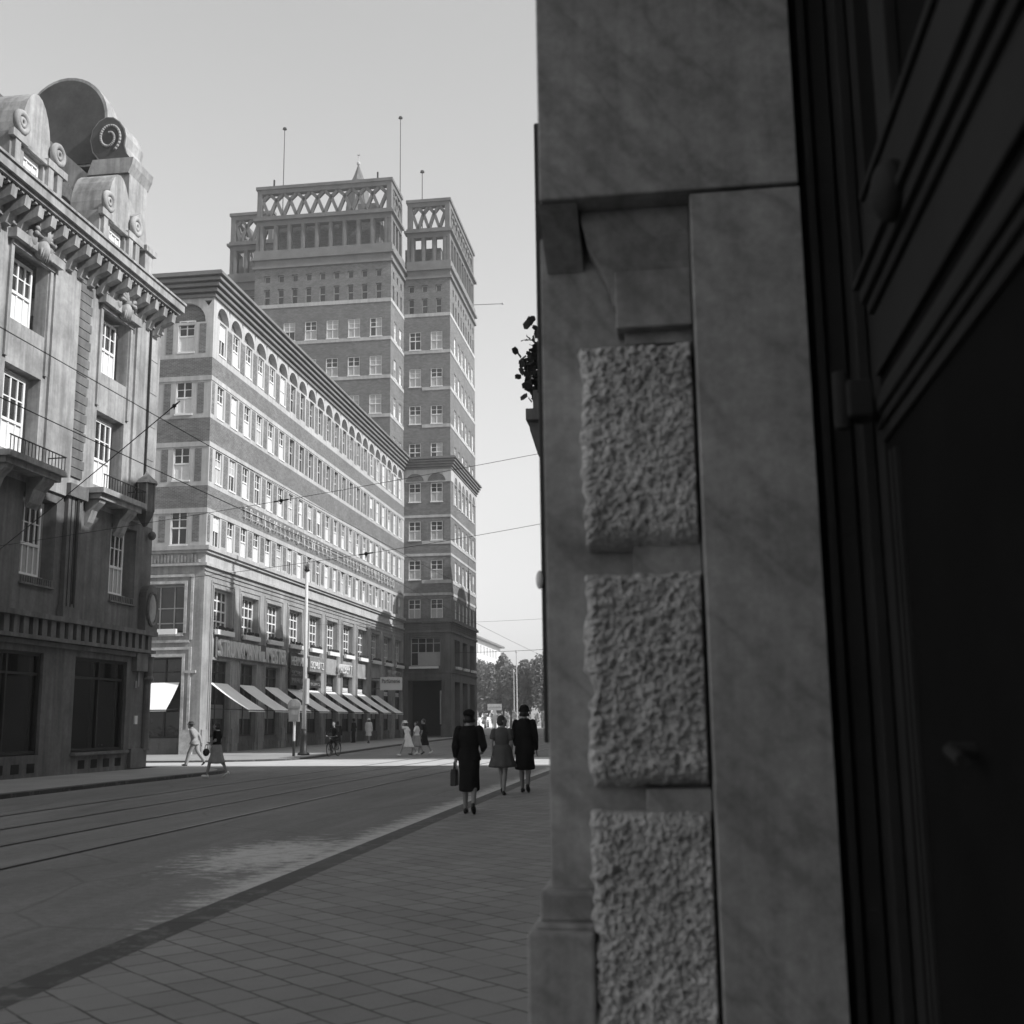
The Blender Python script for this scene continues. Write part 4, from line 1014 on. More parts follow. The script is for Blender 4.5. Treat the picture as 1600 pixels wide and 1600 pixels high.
# corbel with hollow moulded face, returned on its left end
cb = MB()
prof = [(4.12, 3.487), (4.125, 3.45), (4.15, 3.385), (4.20, 3.30), (4.232, 3.22), (4.24, 3.15)]
xl = [-.285, -.285, -.27, -.225, -.19, -.175]
n0 = len(cb.v)
for (yy, zz), x in zip(prof, xl):
    cb.v += [(x, yy, zz), (.118, yy, zz), (.118, Y1 - .001, zz), (x, Y1 - .001, zz)]
for i in range(len(prof) - 1):
    a = n0 + 4 * i
    for q in range(4): cb.f.append([a + q, a + (q + 1) % 4, a + 4 + (q + 1) % 4, a + 4 + q])
cb.f.append([n0, n0 + 1, n0 + 2, n0 + 3]); e = n0 + 4 * (len(prof) - 1); cb.f.append([e + 3, e + 2, e + 1, e])
cb.build('corbel', M['pillar'], nb, smooth=False)
Yc = 4.2
b = MB(); b.box(Nx(-.16, Yc), .119, Yc, Y1 - .001, Nz(2.845, Yc), Nz(3.062, Yc)); b.build('corbel_stone', M['pillar'], nb, bevel=.006)
b = MB(); b.box(Nx(-.13, 4.26), .119, 4.26, Y1 - .001, Nz(2.78, 4.26), Nz(2.84, 4.26)); b.build('joint_stone', M['pillar'], nb, bevel=.005); b = MB(); b.box(Nx(-.124, 4.27), .119, 4.27, Y1 - .001, Nz(1.94, 4.27), Nz(2.06, 4.27)); b.build('joint_stone', M['pillar'], nb, bevel=.005); b = MB(); b.box(Nx(-.105, 4.25), .119, 4.25, Y1 - .001, Nz(1.143, 4.25), Nz(1.222, 4.25)); b.build('joint_stone', M['pillar'], nb, bevel=.005)
# hewn blocks: broken faces in real relief
def hewn(x0, x1, z0, z1, yf, yb, seed):
    nx, nz = 170, int(170 * (z1 - z0) / (x1 - x0)); m = MB(); off = Vector((seed * 3.7, seed * 1.3, seed * 9.1))
    def P(i, j):
        u, w = i / nx, j / nz
        x = x0 + (x1 - x0) * u; z = z0 + (z1 - z0) * w
        q = Vector((x, 0, z)) + off
        h = noise.noise(q * 6) * .012 + noise.noise(q * 17) * .012 + noise.noise(q * 38) * .011 + noise.noise(q * 71) * .009 + noise.noise(q * 130) * .004
        pit = noise.noise(q * 48 + Vector((9, 2, 5))); h -= max(0, pit - .05) * .032
        edge = min(u, (1 - u) * 3, w * 2.0, (1 - w) * 2.0)
        rnd = max(0, 1 - edge / .085); h -= .045 * rnd ** 2; h -= .11 * max(0, 1 - w / .10) ** 2
        sx = (noise.noise(Vector((0, 3, z * 11)) + off) * .022 + noise.noise(Vector((0, 5, z * 30)) + off) * .012) * max(0, 1 - u * 4)
        sz = (noise.noise(Vector((x * 13, 8, 0)) + off) * .006) * (max(0, 1 - w * 5) + max(0, 1 - (1 - w) * 5))
        return (x + sx, yf - h, z + sz)
    k = len(m.v)
    for j in range(nz + 1):
        for i in range(nx + 1): m.v.append(P(i, j))
    for j in range(nz):
        for i in range(nx): a = k + j * (nx + 1) + i; m.f.append([a, a + 1, a + nx + 2, a + nx + 1])
    rim = [(i, 0) for i in range(nx)] + [(nx, j) for j in range(nz)] + [(nx - i, nz) for i in range(nx)] + [(0, nz - j) for j in range(nz)]
    kk = len(m.v)
    for i, j in rim:
        p = m.v[k + j * (nx + 1) + i]; m.v.append((p[0], yb, p[2]))
    R = len(rim)
    for t in range(R):
        a = k + rim[t][1] * (nx + 1) + rim[t][0]; q = (t + 1) % R; b_ = k + rim[q][1] * (nx + 1) + rim[q][0]
        m.f.append([a, b_, kk + q, kk + t])
    return m
for i, (a, b_) in enumerate(((2.055, 2.79), (1.222, 1.955), (.1, 1.14))):
    yf = 4.15
    hewn(Nx(-.296, yf), .113, Nz(a, yf) if i < 2 else .12, Nz(b_, yf), yf, Y1 - .002, i + 1).build('rough_block', M['rough'], nb, smooth=True)
b = MB(); b.box(-.50, Nx(-.29, 4.2), 4.24, 4.9, Nz(.79, 4.24), Nz(.888, 4.24)); b.box(-.515, -.3, 4.20, 4.9, Nz(.76, 4.2), Nz(.785, 4.2)); b.box(-.535, -.3, 4.14, 4.9, .1, Nz(.755, 4.14)); b.build('plinth', M['pillar'], nb, bevel=.012)
# building mass behind and above, up to the roofs that shade the street
bm_ = MB()
bm_.box(.0, 3.6, 4.91, 42.2, .08, 23.2)
fl_ = FL(-.44); nh = [(y, y + 1.5, z, z + 2.3, .3) for y in (8.2, 11.4, 17.5, 20.6, 23.7, 26.8, 29.9, 33.0, 36.1, 39.2) for z in (1.0, 6.2, 10.4, 14.6, 18.6)]
bm_.wall(fl_, 4.91, 42.2, .08, 23.2, nh); bm_.wall(FB(42.2), -.44, .1, .08, 23.2)
for a, b_, c, d, e in nh: bm_.bar(fl_, a - .12, b_ + .12, c - .16, c - .02, -.14, .05)
bm_.box(.52, 5.0, 4.35, 4.9, .08, 23.2); bm_.box(-.42, 5.0, 4.4, 4.9, 6.41, 23.2)
bm_.box(.75, 5.0, -30, 4.34, .08, 23.2); bm_.box(-.40, .74, -30, -4.0, .08, 23.2); bm_.box(-.41, .74, -3.99, 4.39, 6.42, 23.2)
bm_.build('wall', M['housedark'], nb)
for a, b_, c, d, e in nh: bigwin(nb, fl_, a + .003, b_ - .003, c + .003, d - .003, .2, 2, (c + 1.5,), 'window', 'offwhite', 'glass', .08)
cn = MB(); cn.box(-.9, 3.7, 5, 42.4, 22.4, 22.8)
for y, w, h in ((20, 3.2, 2.6), (28.5, 2.4, 1.5), (36.5, 3.6, 2.2)):
    cn.prism([(y - w, 23.2), (y + w, 23.2), (y + w * .6, 23.2 + h * .55), (y + w * .35, 23.2 + h), (y - w * .35, 23.2 + h), (y - w * .6, 23.2 + h * .55)], FL(-.43), 0, .5)
cn.build('parapet', M['housedark'], nb)
# door recess
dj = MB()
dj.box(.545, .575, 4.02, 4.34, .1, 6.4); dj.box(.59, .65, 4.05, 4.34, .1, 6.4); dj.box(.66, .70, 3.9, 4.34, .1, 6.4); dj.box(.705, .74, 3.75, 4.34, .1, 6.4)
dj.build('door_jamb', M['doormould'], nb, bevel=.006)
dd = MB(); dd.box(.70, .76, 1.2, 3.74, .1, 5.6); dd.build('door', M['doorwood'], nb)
do_ = bpy.data.objects['door']
def course(z0, steps, name, y0=1.2, y1=3.7):
    m = MB(); z = z0
    for h, o in steps: m.box(.70 - o, .699, y0, y1 + o * .5, z, z + h - .001); z += h
    m.build(name, M['doormould'], do_, bevel=.006)
course(2.44, ((.04, .015), (.03, .03), (.05, .045), (.03, .03)), 'door_moulding')
course(2.66, ((.03, .02), (.18, .012), (.04, .03), (.05, .05), (.03, .07)), 'door_cornice')
course(3.02, ((.16, .05), (.03, .065)), 'door_entablature', 1.2, 3.5)
course(.45, ((.04, .012), (.04, .024), (.04, .012)), 'door_moulding')
for y in (3.5,): m = MB(); m.box(.684, .699, y, y + .09, .62, 2.38); m.box(.676, .683, y + .03, y + .06, .62, 2.38); m.build('door_stile', M['doormould'], do_)
for y in (1.6, 2.4, 3.1): m = MB(); m.box(.66, .699, y, y + .2, 3.25, 4.6); m.ell((.66, y + .1, 4.62), (.05, .13, .12)); m.build('carved_upright', M['doormould'], do_, bevel=.01)
m = MB(); m.ell((.63, 3.05, 2.99), (.05, .09, .085)); m.tube((.60, 3.05, 2.99), (.68, 3.05, 2.99), .03); m.build('door_boss', M['doormould'], do_, smooth=True)
m = MB(); m.box(.57, .65, 3.58, 3.70, 2.50, 2.62); m.tube((.56, 3.64, 2.47), (.56, 3.64, 2.66), .03); m.build('hinge', M['doormould'], do_, bevel=.01)
m = MB(); m.tube((.64, 2.9, 1.5), (.70, 2.9, 1.5), .02); m.tube((.64, 2.9, 1.5), (.64, 2.78, 1.48), .016); m.build('door_handle', M['doormould'], do_)
# showcase strip fixed edge-on beyond the pillar, balcony and corbel further along the front
b = MB(); b.box(-.672, -.441, 6.0, 6.14, 1.47, 4.92); b.build('showcase', M['iron'], nb, bevel=.01)
b = MB(); b.ell((-.678, 5.98, 2.31), (.02, .02, .05)); b.build('showcase_lamp', M['enamel'], nb)
b = MB(); b.box(-1.68, -.441, 13.6, 16.5, 5.22, 5.36); b.prism([(-1.66, 5.22), (-.44, 5.22), (-.44, 4.4), (-.9, 4.5), (-1.55, 4.8), (-1.64, 5.1)], FY(13.7), 0, .5); b.prism([(-1.66, 5.22), (-.44, 5.22), (-.44, 4.4), (-.9, 4.5), (-1.55, 4.8), (-1.64, 5.1)], FY(15.8), 0, .5); b.build('balcony', M['housedark'], nb)
# climbing plant over the balcony
t = thing('balcony_plant', (-1.45, 14.1, 5.36), 'dark leafy plant spilling from a high balcony beside the stone portal', 'plant')
b = MB(); b.box(-1.6, -1.1, 13.7, 14.9, 5.36, 5.62); b.build('plant_box', M['housedark'], t)
random.seed(5); b = MB(); s = MB()
for cx, cz, r, nn_ in ((-1.62, 6.25, .26, 60), (-1.68, 6.02, .2, 60), (-1.58, 6.42, .14, 30), (-1.7, 5.72, .16, 45), (-1.55, 5.9, .3, 70), (-1.88, 6.12, .06, 4), (-1.45, 6.2, .3, 60)):
    for i in range(nn_):
        p = Vector((cx + .11, 14.0, cz)) + Vector((random.gauss(0, r * .45), random.gauss(0, .2), random.gauss(0, r * .5)))
        a = Vector((random.gauss(0, 1), random.gauss(0, 1), random.gauss(0, 1))).normalized(); u = a.orthogonal().normalized(); w = a.cross(u); q = .045 + .03 * random.random()
        b.face([p + (u * cos(k * pi / 3) + w * sin(k * pi / 3) * .85) * q + a * (.012 if k % 2 else 0) for k in range(6)])
for p in ((-1.62, 6.25), (-1.7, 5.9), (-1.85, 6.1), (-1.5, 6.3)): s.path([(-1.4, 14.1, 5.55), ((-1.4 + p[0]) / 2, 14.05, (5.55 + p[1]) / 2 + .1), (p[0] + .11, 14.0, p[1])], .012, 5)
b.build('leaves', M['leafd'], t); s.build('stem', M['bark'], t)

# ================================================================== HOUSES ON THE OPPOSITE SIDE (they shade the street)
M['oppwall'] = gray('pale opposite render', 0.42, 0.9, 0.15, 0.6)
def opp(name, label, y0, y1, h, tops, mat='oppwall', depth=4.0):
    t = thing(name, (-.43, y0, 0), label, 'building'); fl = FL(-.43); w = MB(); hs = []; y = y0 + 1.2
    while y + 1.4 < y1:
        z = 4.6
        while z + 2.6 < h: hs.append((y, y + 1.3, z, z + 2.1, .25)); z += 4.0
        y += 3.1
    w.wall(fl, y0, y1, 0, h, hs); w.box(-.43 + .5, -.43 + depth, y0, y1, 0, h - .02)
    w.wall(FY(y0), -.43, .2, 0, h); w.wall(FB(y1), -.43, .2, 0, h); w.build('wall', M[mat], t)
    p = MB()
    for a, b, c, d, e in hs: p.bar(fl, a + .002, b - .002, c + .002, d - .002, .2, .24)
    p.build('window_pane', M['glass'], t)
    r = MB()
    for poly in tops: r.prism(poly, fl, 0, .6)
    r.box(-.7, -.43 + depth, y0, y1, h, h + .25); r.build('gable', M[mat], t)
    return t
def gab(y, w, z, h): return [(y - w, z), (y + w, z), (y + w, z + h * .3), (y + w * .55, z + h * .55), (y + w * .4, z + h), (y - w * .4, z + h), (y - w * .55, z + h * .55), (y - w, z + h * .3)]
def fin(y, z, h): return [(y - .35, z), (y + .35, z), (y + .3, z + h * .3), (y + .12, z + h * .5), (y + .08, z + h), (y - .08, z + h), (y - .12, z + h * .5), (y - .3, z + h * .3)]
def rnd(y, w, z, h): return [(y + w, z)] + [(y + w * cos(pi * i / 12), z + h * sin(pi * i / 12)) for i in range(13)] + [(y - w, z)]
g_b = opp('gabled_building', 'dark gabled building across the side street from the stone portal, shading the shops', 59.2, 74.0, 27.2, [gab(61.2, 1.9, 27.4, 2.3), fin(61.4, 29.6, 2.2), gab(65.4, 1.3, 27.4, 1.2), gab(70.0, 1.2, 27.4, .9)])
opp('low_building', 'lower dark building between the gabled and the domed houses', 74.02, 92.0, 23.6, [])
b = MB(); b.box(-.43, 6.5, 50.9, 59.19, 0, 14.6); b.build('annex', M['housedark'], g_b)
d_ = opp('domed_building', 'tall dark building with rounded gables and a slim turret opposite the tower', 92.02, 226, 29.6, [rnd(98.2, 3.0, 29.8, 2.0), rnd(104.8, 3.6, 29.8, 4.6), rnd(113, 2.8, 29.8, 2.0), rnd(124, 3, 29.8, 2)])
b = MB(); b.lathe((.3, 116.9, 29), [(.7, 0), (.7, 2.6), (.85, 2.8), (.35, 4.4), (.05, 7.8), (.03, 8.6)], 8); b.build('turret', M['housedark'], d_)

# ================================================================== STREET FURNITURE
t = thing('tram_mast', (-18.95, 58.3, .0), 'tall white painted mast with a dark foot on the pavement corner', 'mast')
b = MB(); b.tube((-18.95, 58.3, 1.3), (-18.95, 58.3, 9.5), .115, .075, 14); b.build('pole', M['post'], t, smooth=True)
b = MB(); b.lathe((-18.95, 58.3, .01), [(.32, 0), (.3, .1), (.19, .16), (.16, .9), (.18, 1.0), (.15, 1.3)], 14); b.build('foot', M['iron'], t, smooth=True)
b = MB(); b.lathe((-18.95, 58.3, 9.5), [(.13, 0), (.16, .08), (.06, .2), (.02, .5)], 10); b.tube((-18.95, 58.3, 9.55), (-18.95, 57.95, 9.75), .03); b.build('cap', M['iron'], t)
b = MB(); b.box(-18.85, -18.78, 58.1, 58.55, 2.6, 3.9); b.build('notice_plate', M['offwhite'], t)
t = thing('stop_sign', (-18.9, 56.6, .01), 'bus stop post with a round board and plate, left of the tall white mast', 'sign post')
b = MB(); b.tube((-18.9, 56.6, .75), (-18.9, 56.6, 2.3), .065, None, 10); b.build('post', M['post'], t)
b = MB(); b.tube((-18.9, 56.6, .01), (-18.9, 56.6, .75), .07, None, 10); b.build('post_foot', M['iron'], t)
b = MB()
lp = [(-18.9 + .34 * cos(radians(a)), 2.5 + .33 * sin(radians(a))) for a in range(-30, 211, 15)] + [(-19.18, 2.1), (-19.18, 1.7), (-18.62, 1.7), (-18.62, 2.1)]
b.prism(lp, FY(56.5), 0, .06); so = b.build('board', M['housestone'], t)
b = MB(); b.box(-19.2, -18.6, 56.48, 56.498, 2.36, 2.46); b.build('board_panel', M['letter'], so); b = MB(); b.box(-19.14, -18.66, 56.48, 56.498, 1.75, 2.05); b.build('board_panel', M['letter'], so)
random.seed(21)
WIRE = {}
def wire(label, p0, p1, sag=.25, r=.014, ins=None):
    n = 24; pts = []
    for i in range(n + 1):
        q = i / n; p = Vector(p0).lerp(Vector(p1), q); p.z -= sag * 4 * q * (1 - q); pts.append(p)
    b = MB(); b.path(pts, r, 5)
    if not ins:
        o = b.build('overhead_wire', M['wirem'], None, origin=p0); return tag(o, label, 'wire', 'overhead tram wires')
    t = thing('overhead_wire', p0, label, 'wire', 'overhead tram wires'); b.build('cable', M['wirem'], t)
    if ins:
        b = MB(); p = Vector(p0).lerp(Vector(p1), ins); p.z -= sag * 4 * ins * (1 - ins)
        d = (Vector(p1) - Vector(p0)).normalized()
        q_ = (p.y / 44.0); b.tube(p - d * .3 * q_, p + d * .3 * q_, .022 * q_ + .006, None, 8); b.ell(p, (.065 * q_ + .01, .065 * q_ + .01, .08 * q_)); b.tube(p, p - Vector((0, 0, .16 * q_)), .035 * q_, .02 * q_, 8); b.build('insulator', M['iron'], t)
wire('upper contact wire running along the street from upper left, over the nearer track', (-8.4, -5, 6.6), (-8.4, 44, 7.02), .12, .007)
wire('heavy lower contact wire running along the street over the farther track', (-11.4, -5, 7.2), (-11.4, 43.8, 7.47), .1, .010)
wire('thin wire carrying on along the street past the tower', (-11.4, 43.8, 7.47), (-11.4, 150, 7.6), .3, .009)
wire('span wire with a black insulator crossing the street near the house corner', (-19.2, 44, 7.45), (-.44, 40.5, 9.2), .2, .009, .41)
wire('short span wire crossing in front of the brick lettering', (-19.3, 30, 6.6), (-.44, 30, 9.1), .12, .007, .465)
wire('thick sloping span wire with an insulator in front of the corner house', (-19.3, 28, 4.9), (-8.4, 18.55, 7.18), .05, .010, .985)
wire('faint far span wire crossing the sky beside the tower', (-21.2, 112, 8.3), (-.44, 112, 9.3), .3, .02)
wire('faint span wire high over the street, right of the tower', (-26, 80, 8.6), (-.44, 80, 9.0), .3, .008)

# ================================================================== FAR SQUARE: trees, shrubs, sign, building
def leaves(c, rad, n, size, seed):
    r = random.Random(seed); b = MB()
    lob = []
    for _ in range(30):
        v = Vector((r.gauss(0, 1), r.gauss(0, 1), r.gauss(0, 1) + .1)).normalized() * (.2 + .55 * r.random() ** .5)
        lob.append((Vector((v.x * rad[0], v.y * rad[1], v.z * rad[2])), .26 + .22 * r.random()))
    for i in range(n):
        o, q = lob[i % len(lob)]
        d = Vector((r.gauss(0, 1), r.gauss(0, 1), r.gauss(0, 1))).normalized() * (r.random() ** .4) * q
        p = o + Vector((d.x * rad[0], d.y * rad[1], d.z * rad[2]))
        if p.z < -rad[2] * .95: continue
        a = Vector((r.gauss(0, 1), r.gauss(0, 1), r.gauss(0, 1) + .6)).normalized(); u = a.orthogonal().normalized(); w = a.cross(u); s = size * (.5 + r.random())
        p = p + Vector(c)
        b.face([p + u * s, p + w * s * .7 + a * s * .2, p - u * s, p - w * s * .7 + a * s * .2])
    return b
TREES = [(-43.0, 252, 15.6), (-40.2, 247, 14.8), (-37.3, 254, 16.8), (-34.8, 248, 14.0), (-31.0, 250, 15.0), (-27.8, 246, 17.2), (-24.0, 252, 17.6), (-20, 248, 17)]
TL = ['rounded tree half hidden at the tower edge, under the pale far building', 'smaller tree second from the tower edge on the far square', 'taller tree left of centre on the far square, above the white sign', 'low tree just left of the gap with the tall lamp masts',
      'tree just right of the gap with the lamp masts', 'tall dark tree right of the lamp masts', 'tall tree on the far square close to the stone pillar', 'tall far tree mostly hidden by the stone pillar']
for i, (x, y, h) in enumerate(TREES):
    t = thing('tree', (x, y, .15), TL[i], 'tree', 'trees round the far square')
    b = MB(); b.tube((x, y, .1), (x + .1, y, h * .35), .28, .18, 8)
    r = random.Random(i)
    for k in range(5): a = r.random() * 6.28; b.tube((x + .1, y, h * (.25 + .04 * k)), (x + 2 * cos(a), y + 2 * sin(a), h * (.45 + .07 * k)), .11, .05, 6)
    b.build('trunk', M['bark'], t)
    leaves((x, y, h * .56 + .3), (3.1, 3.0, h * .44), 6500, .36, 40 + i).build('crown', M['leaf'], t)
for i in range(10):
    x = -39.6 + 1.5 * i; h = 3.0 + 1.2 * random.Random(i).random()
    lab = ['first', 'second', 'third', 'fourth', 'fifth', 'sixth', 'seventh', 'eighth', 'ninth', 'tenth'][i]
    t = thing('blossom_shrub', (x, 232 + i % 3, .16), 'pale sunlit shrub at the edge of the far square, %s from the tower corner' % lab, 'shrub', 'pale shrubs along the far square')
    b = MB(); b.tube((x, 232 + i % 3, .1), (x, 232 + i % 3, h * .5), .07, .05, 6); b.build('stem', M['bark'], t)
    leaves((x, 232 + i % 3, h * .62), (.62, .6, h * .42), 420, .13, 80 + i).build('foliage', M['shrub'], t)
t = thing('direction_board', (-34.9, 226, .1), 'wide white board on a pale post in front of the far trees', 'sign')
b = MB(); b.box(-36.3, -33.5, 225.9, 226, 3.75, 5.0); bo = b.build('board', M['signwhite'], t)
b = MB(); [b.box(-36.0 + .27 * k, -35.82 + .27 * k, 225.88, 225.899, 4.2, 4.42 + .1 * (k % 2)) for k in range(9)]; b.build('worn_lettering', M['curtain2'], bo)
b = MB(); b.box(-35.2, -34.6, 225.9, 226.2, .05, 3.75); b.build('post', M['signwhite'], t)
for x, y, h, lb in ((-32.1, 238, 15.5, 'taller pale lamp mast in the gap between the far trees'), (-32.7, 238, 11.5, 'shorter pale lamp mast beside the taller one between the far trees')):
    t = thing('lamp_mast', (x, y, .16), lb, 'lamp post', 'pale masts on the far square')
    b = MB(); b.tube((x, y, .1), (x, y, h), .16, .09, 8); b.build('pole', M['post'], t)
    b = MB(); b.lathe((x, y, h), [(.1, 0), (.22, .15), (.16, .5), (.03, .7)], 8); b.build('lamp_head', M['post'], t)
    b = MB(); b.lathe((x, y, .1), [(.4, 0), (.38, 1.0), (.2, 1.3)], 8); b.build('foot', M['post'], t)
t = thing('far_building', (-48, 270, 0), 'pale flat fronted building with a dark jutting roof beyond the trees', 'building')
fb = FX(-48.0); w = MB(); hs = [(y, y + 1.6, z, z + 2.2, .2) for y in (273, 278, 283, 288, 293, 298, 303, 308, 313) for z in (3, 7, 11, 15, 18.4)]
w.wall(fb, 270, 322, 0, 21.8, hs); w.wall(FY(270), -66, -48, 0, 21.8); w.wall(FL(-66), 270, 322, 0, 21.8); w.build('wall', M['farwall'], t)
p = MB(); [p.bar(fb, h[0], h[1], h[2], h[3], .17, .2) for h in hs]; p.build('window_pane', M['curtain2'], t)
b = MB(); b.box(-67, -46.8, 269, 323, 21.8, 22.25); b.box(-60, -54, 274, 280, 22.25, 25); b.build('roof', M['cornice'], t)

# ================================================================== PEOPLE
def solid(mb, voxel, smooth=3):
    me = mb.mesh('tmp'); ob_ = bpy.data.objects.new('tmp', me); COL.objects.link(ob_)
    r = ob_.modifiers.new('r', 'REMESH'); r.mode = 'VOXEL'; r.voxel_size = voxel; r.use_smooth_shade = True
    if smooth: s = ob_.modifiers.new('s', 'SMOOTH'); s.iterations = smooth; s.factor = .5
    dg = bpy.context.evaluated_depsgraph_get(); dg.update()
    out = bpy.data.meshes.new_from_object(ob_.evaluated_get(dg)); bpy.data.objects.remove(ob_); bpy.data.meshes.remove(me)
    for p in out.polygons: p.use_smooth = True
    return out

def person(label, loc, rz, H, arms, legs, yaw=0, lean=0, top=None, skirt=None, trousers=None, hair=None, hat=None, shoes='leather', collar=None, nod=0, stock='stocking', group=None, fine=True):
    t = thing('person', loc, label, 'person', group, rz); k = H / 1.65; t.scale = (k, k, k)
    vx = .0085 if fine else .012
    U = lambda p: Vector((p[0], p[1] + lean * max(0, p[2] - .88), p[2] - .25 * lean * lean * max(0, p[2] - .88)))
    b = MB()
    b.loft([(z, 0, U((0, 0, z)).y, rx, ry) for z, rx, ry in ((.80, .10, .08), (.86, .155, .105), (.93, .165, .11), (1.02, .135, .095), (1.12, .14, .10), (1.25, .165, .11), (1.34, .145, .09), (1.40, .09, .065))], 20)
    nb_, hc = U((0, -.01, 1.38)), U((0, .02, 1.535))
    hc = hc + Vector((0, nod, -abs(nod) * .4))
    b.cap(nb_, hc - Vector((0, .01, .06)), .058, .05)
    R = Matrix.Rotation(yaw, 3, 'Z')
    hp = lambda v: hc + R @ Vector(v)
    b.ell(hc, (.074, .094, .112), R, 18, 12); b.ell(hp((0, .035, -.055)), (.055, .062, .062), R)
    b.tube(hp((0, .088, .012)), hp((0, .112, -.022)), .009, .014, 8); b.ell(hp((0, .106, -.024)), (.016, .014, .011), R)
    b.ell(hp((0, .085, -.095)), (.022, .018, .018), R); b.ell(hp((0, .091, -.058)), (.024, .010, .008), R)
    for s in (-1, 1): b.ell(hp((s * .076, -.002, -.005)), (.011, .022, .034), R); b.ell(hp((s * .03, .083, .022)), (.022, .012, .010), R)
    for (sh, el, wr, hd) in arms:
        sh, el, wr = U(sh), U(el), U(wr); hd = Vector(hd).normalized()
        b.cap(sh, el, .047, .038); b.cap(el, wr, .037, .025)
        b.ell(sh, (.058, .055, .055))
        side = hd.cross(Vector((0, 1, 0)))
        side = side.normalized() if side.length > .2 else hd.cross(Vector((1, 0, 0))).normalized()
        nn = hd.cross(side).normalized()
        pm = wr + hd * .045; Rm = Matrix((nn, side, hd)).transposed()
        b.ell(pm, (.036, .017, .05), Rm)
        for q, ln in ((-.027, .058), (-.009, .07), (.009, .066), (.027, .05)):
            a0 = pm + nn * q + hd * .035; a1 = a0 + hd * ln * .55 + side * .008; a2 = a1 + hd * ln * .4 + side * .022
            b.cap(a0, a1, .0092, .0085); b.cap(a1, a2, .0085, .0075)
        a0 = pm + nn * .028 - hd * .02; b.cap(a0, a0 + nn * .03 + hd * .025, .011, .0095); b.cap(a0 + nn * .03 + hd * .025, a0 + nn * .036 + hd * .055, .0095, .008)
    feet = MB(); lj = []
    for (x, yf, lift, kb, toe) in legs:
        hip = Vector((.085 if x > 0 else -.085, 0, .86)); an = Vector((x, yf, .085 + lift)); kn = (hip + an) / 2 + Vector((0, .03 + kb, .02))
        lj.append((hip, kn, an))
        b.cap(hip, kn, .078, .052); b.cap(kn, (kn + an) / 2 + Vector((0, -.018, .04)), .05, .052); b.cap((kn + an) / 2 + Vector((0, -.018, .04)), an, .05, .033)
        td = Vector((0, cos(toe), sin(toe)))
        b.cap(an + Vector((0, -.02, -.05)), an + td * .13 + Vector((0, 0, -.055)), .032, .024)
        up = Vector((0, -sin(toe), cos(toe)))
        feet.ell(an + td * .055 - up * .048, (.043, .125, .04), Matrix.Rotation(toe, 3, 'X')); feet.cap(an - td * .03 - up * .03, an - td * .035 - up * .072, .034, .026)
    me = solid(b, vx); me.name = 'body'; me.materials.clear(); me.materials.append(M['skin']); me.materials.append(M[stock])
    for p in me.polygons: p.material_index = 1 if p.center.z < .6 else 0
    link('body', me, t, (0, 0, 0))
    e = MB()
    for s in (-1, 1): e.ell(hp((s * .03, .089, .012)), (.011, .006, .006), R, 8, 6)
    m_ = e.mesh('eyes'); m_.materials.append(M['hair']); link('eyes', m_, t, (0, 0, 0))
    m_ = solid(feet, .009, 2); m_.name = 'shoes'; m_.materials.clear(); m_.materials.append(M[shoes]); link('shoes', m_, t, (0, 0, 0))
    if top:
        mat, sl, bulk, zl = top; g_ = MB()
        g_.loft([(z, 0, U((0, 0, z)).y - .004, rx + bulk, ry + bulk) for z, rx, ry in ((zl, .186, .135), ((zl + 1.02) / 2, .168, .122), (1.03, .138, .10), (1.12, .152, .112), (1.25, .165, .12), (1.335, .145, .098), (1.385, .10, .07), (1.415, .062, .056))], 24)
        for (sh, el, wr, hd) in arms:
            sh, el, wr = U(sh), U(el), U(wr); q = .012 + bulk * .4
            g_.ell(sh - Vector((0, 0, .012)), (.052 + bulk * .4,) * 3)
            if sl == 'long': g_.cap(sh, el, .052 + q * .7, .045 + q * .6); g_.cap(el, wr - (wr - el) * .06, .045 + q * .6, .034 + q * .4)
            elif sl == 'three': g_.cap(sh, el, .055 + q, .048 + q * .8); g_.cap(el, el.lerp(wr, .6), .047 + q * .8, .036 + q * .5)
            elif sl == 'short': g_.cap(sh, sh.lerp(el, .55), .058 + q * .8, .056 + q)
        m_ = solid(g_, .011, 4); m_.name = 'top'; m_.materials.clear(); m_.materials.append(M[mat]); link('top', m_, t, (0, 0, 0))
    if skirt:
        mat, zh, rx, ry, fold, dy, zt = skirt; g_ = MB(); rs = []
        for i in range(11):
            q = i / 10; z = zt + (zh - zt) * q
            hipb = .018 * sin(pi * min(1, q * 2.2))
            rs.append((z, 0, U((0, 0, z)).y + dy * q * q, .158 + (rx - .158) * q ** 1.1 + hipb, .115 + (ry - .115) * q ** 1.1 + hipb, fold * q ** 1.5))
        g_.loft(rs[::-1], 40)
        m_ = g_.mesh('skirt', (0, 0, 0), True); m_.materials.append(M[mat]); o_ = link('skirt', m_, t, (0, 0, 0)); sd = o_.modifiers.new('s', 'SUBSURF'); sd.levels = 1; sd.render_levels = 1
    if trousers:
        g_ = MB(); g_.loft([(z, 0, U((0, 0, z)).y, rx, ry) for z, rx, ry in ((.78, .15, .11), (.88, .178, .128), (.98, .16, .118), (1.02, .15, .11))], 20)
        for hip, kn, an in lj: g_.cap(hip, kn, .098, .078); g_.cap(kn, an + Vector((0, -.01, .0)), .078, .068)
        m_ = solid(g_, .011, 3); m_.name = 'trousers'; m_.materials.clear(); m_.materials.append(M[trousers]); link('trousers', m_, t, (0, 0, 0))
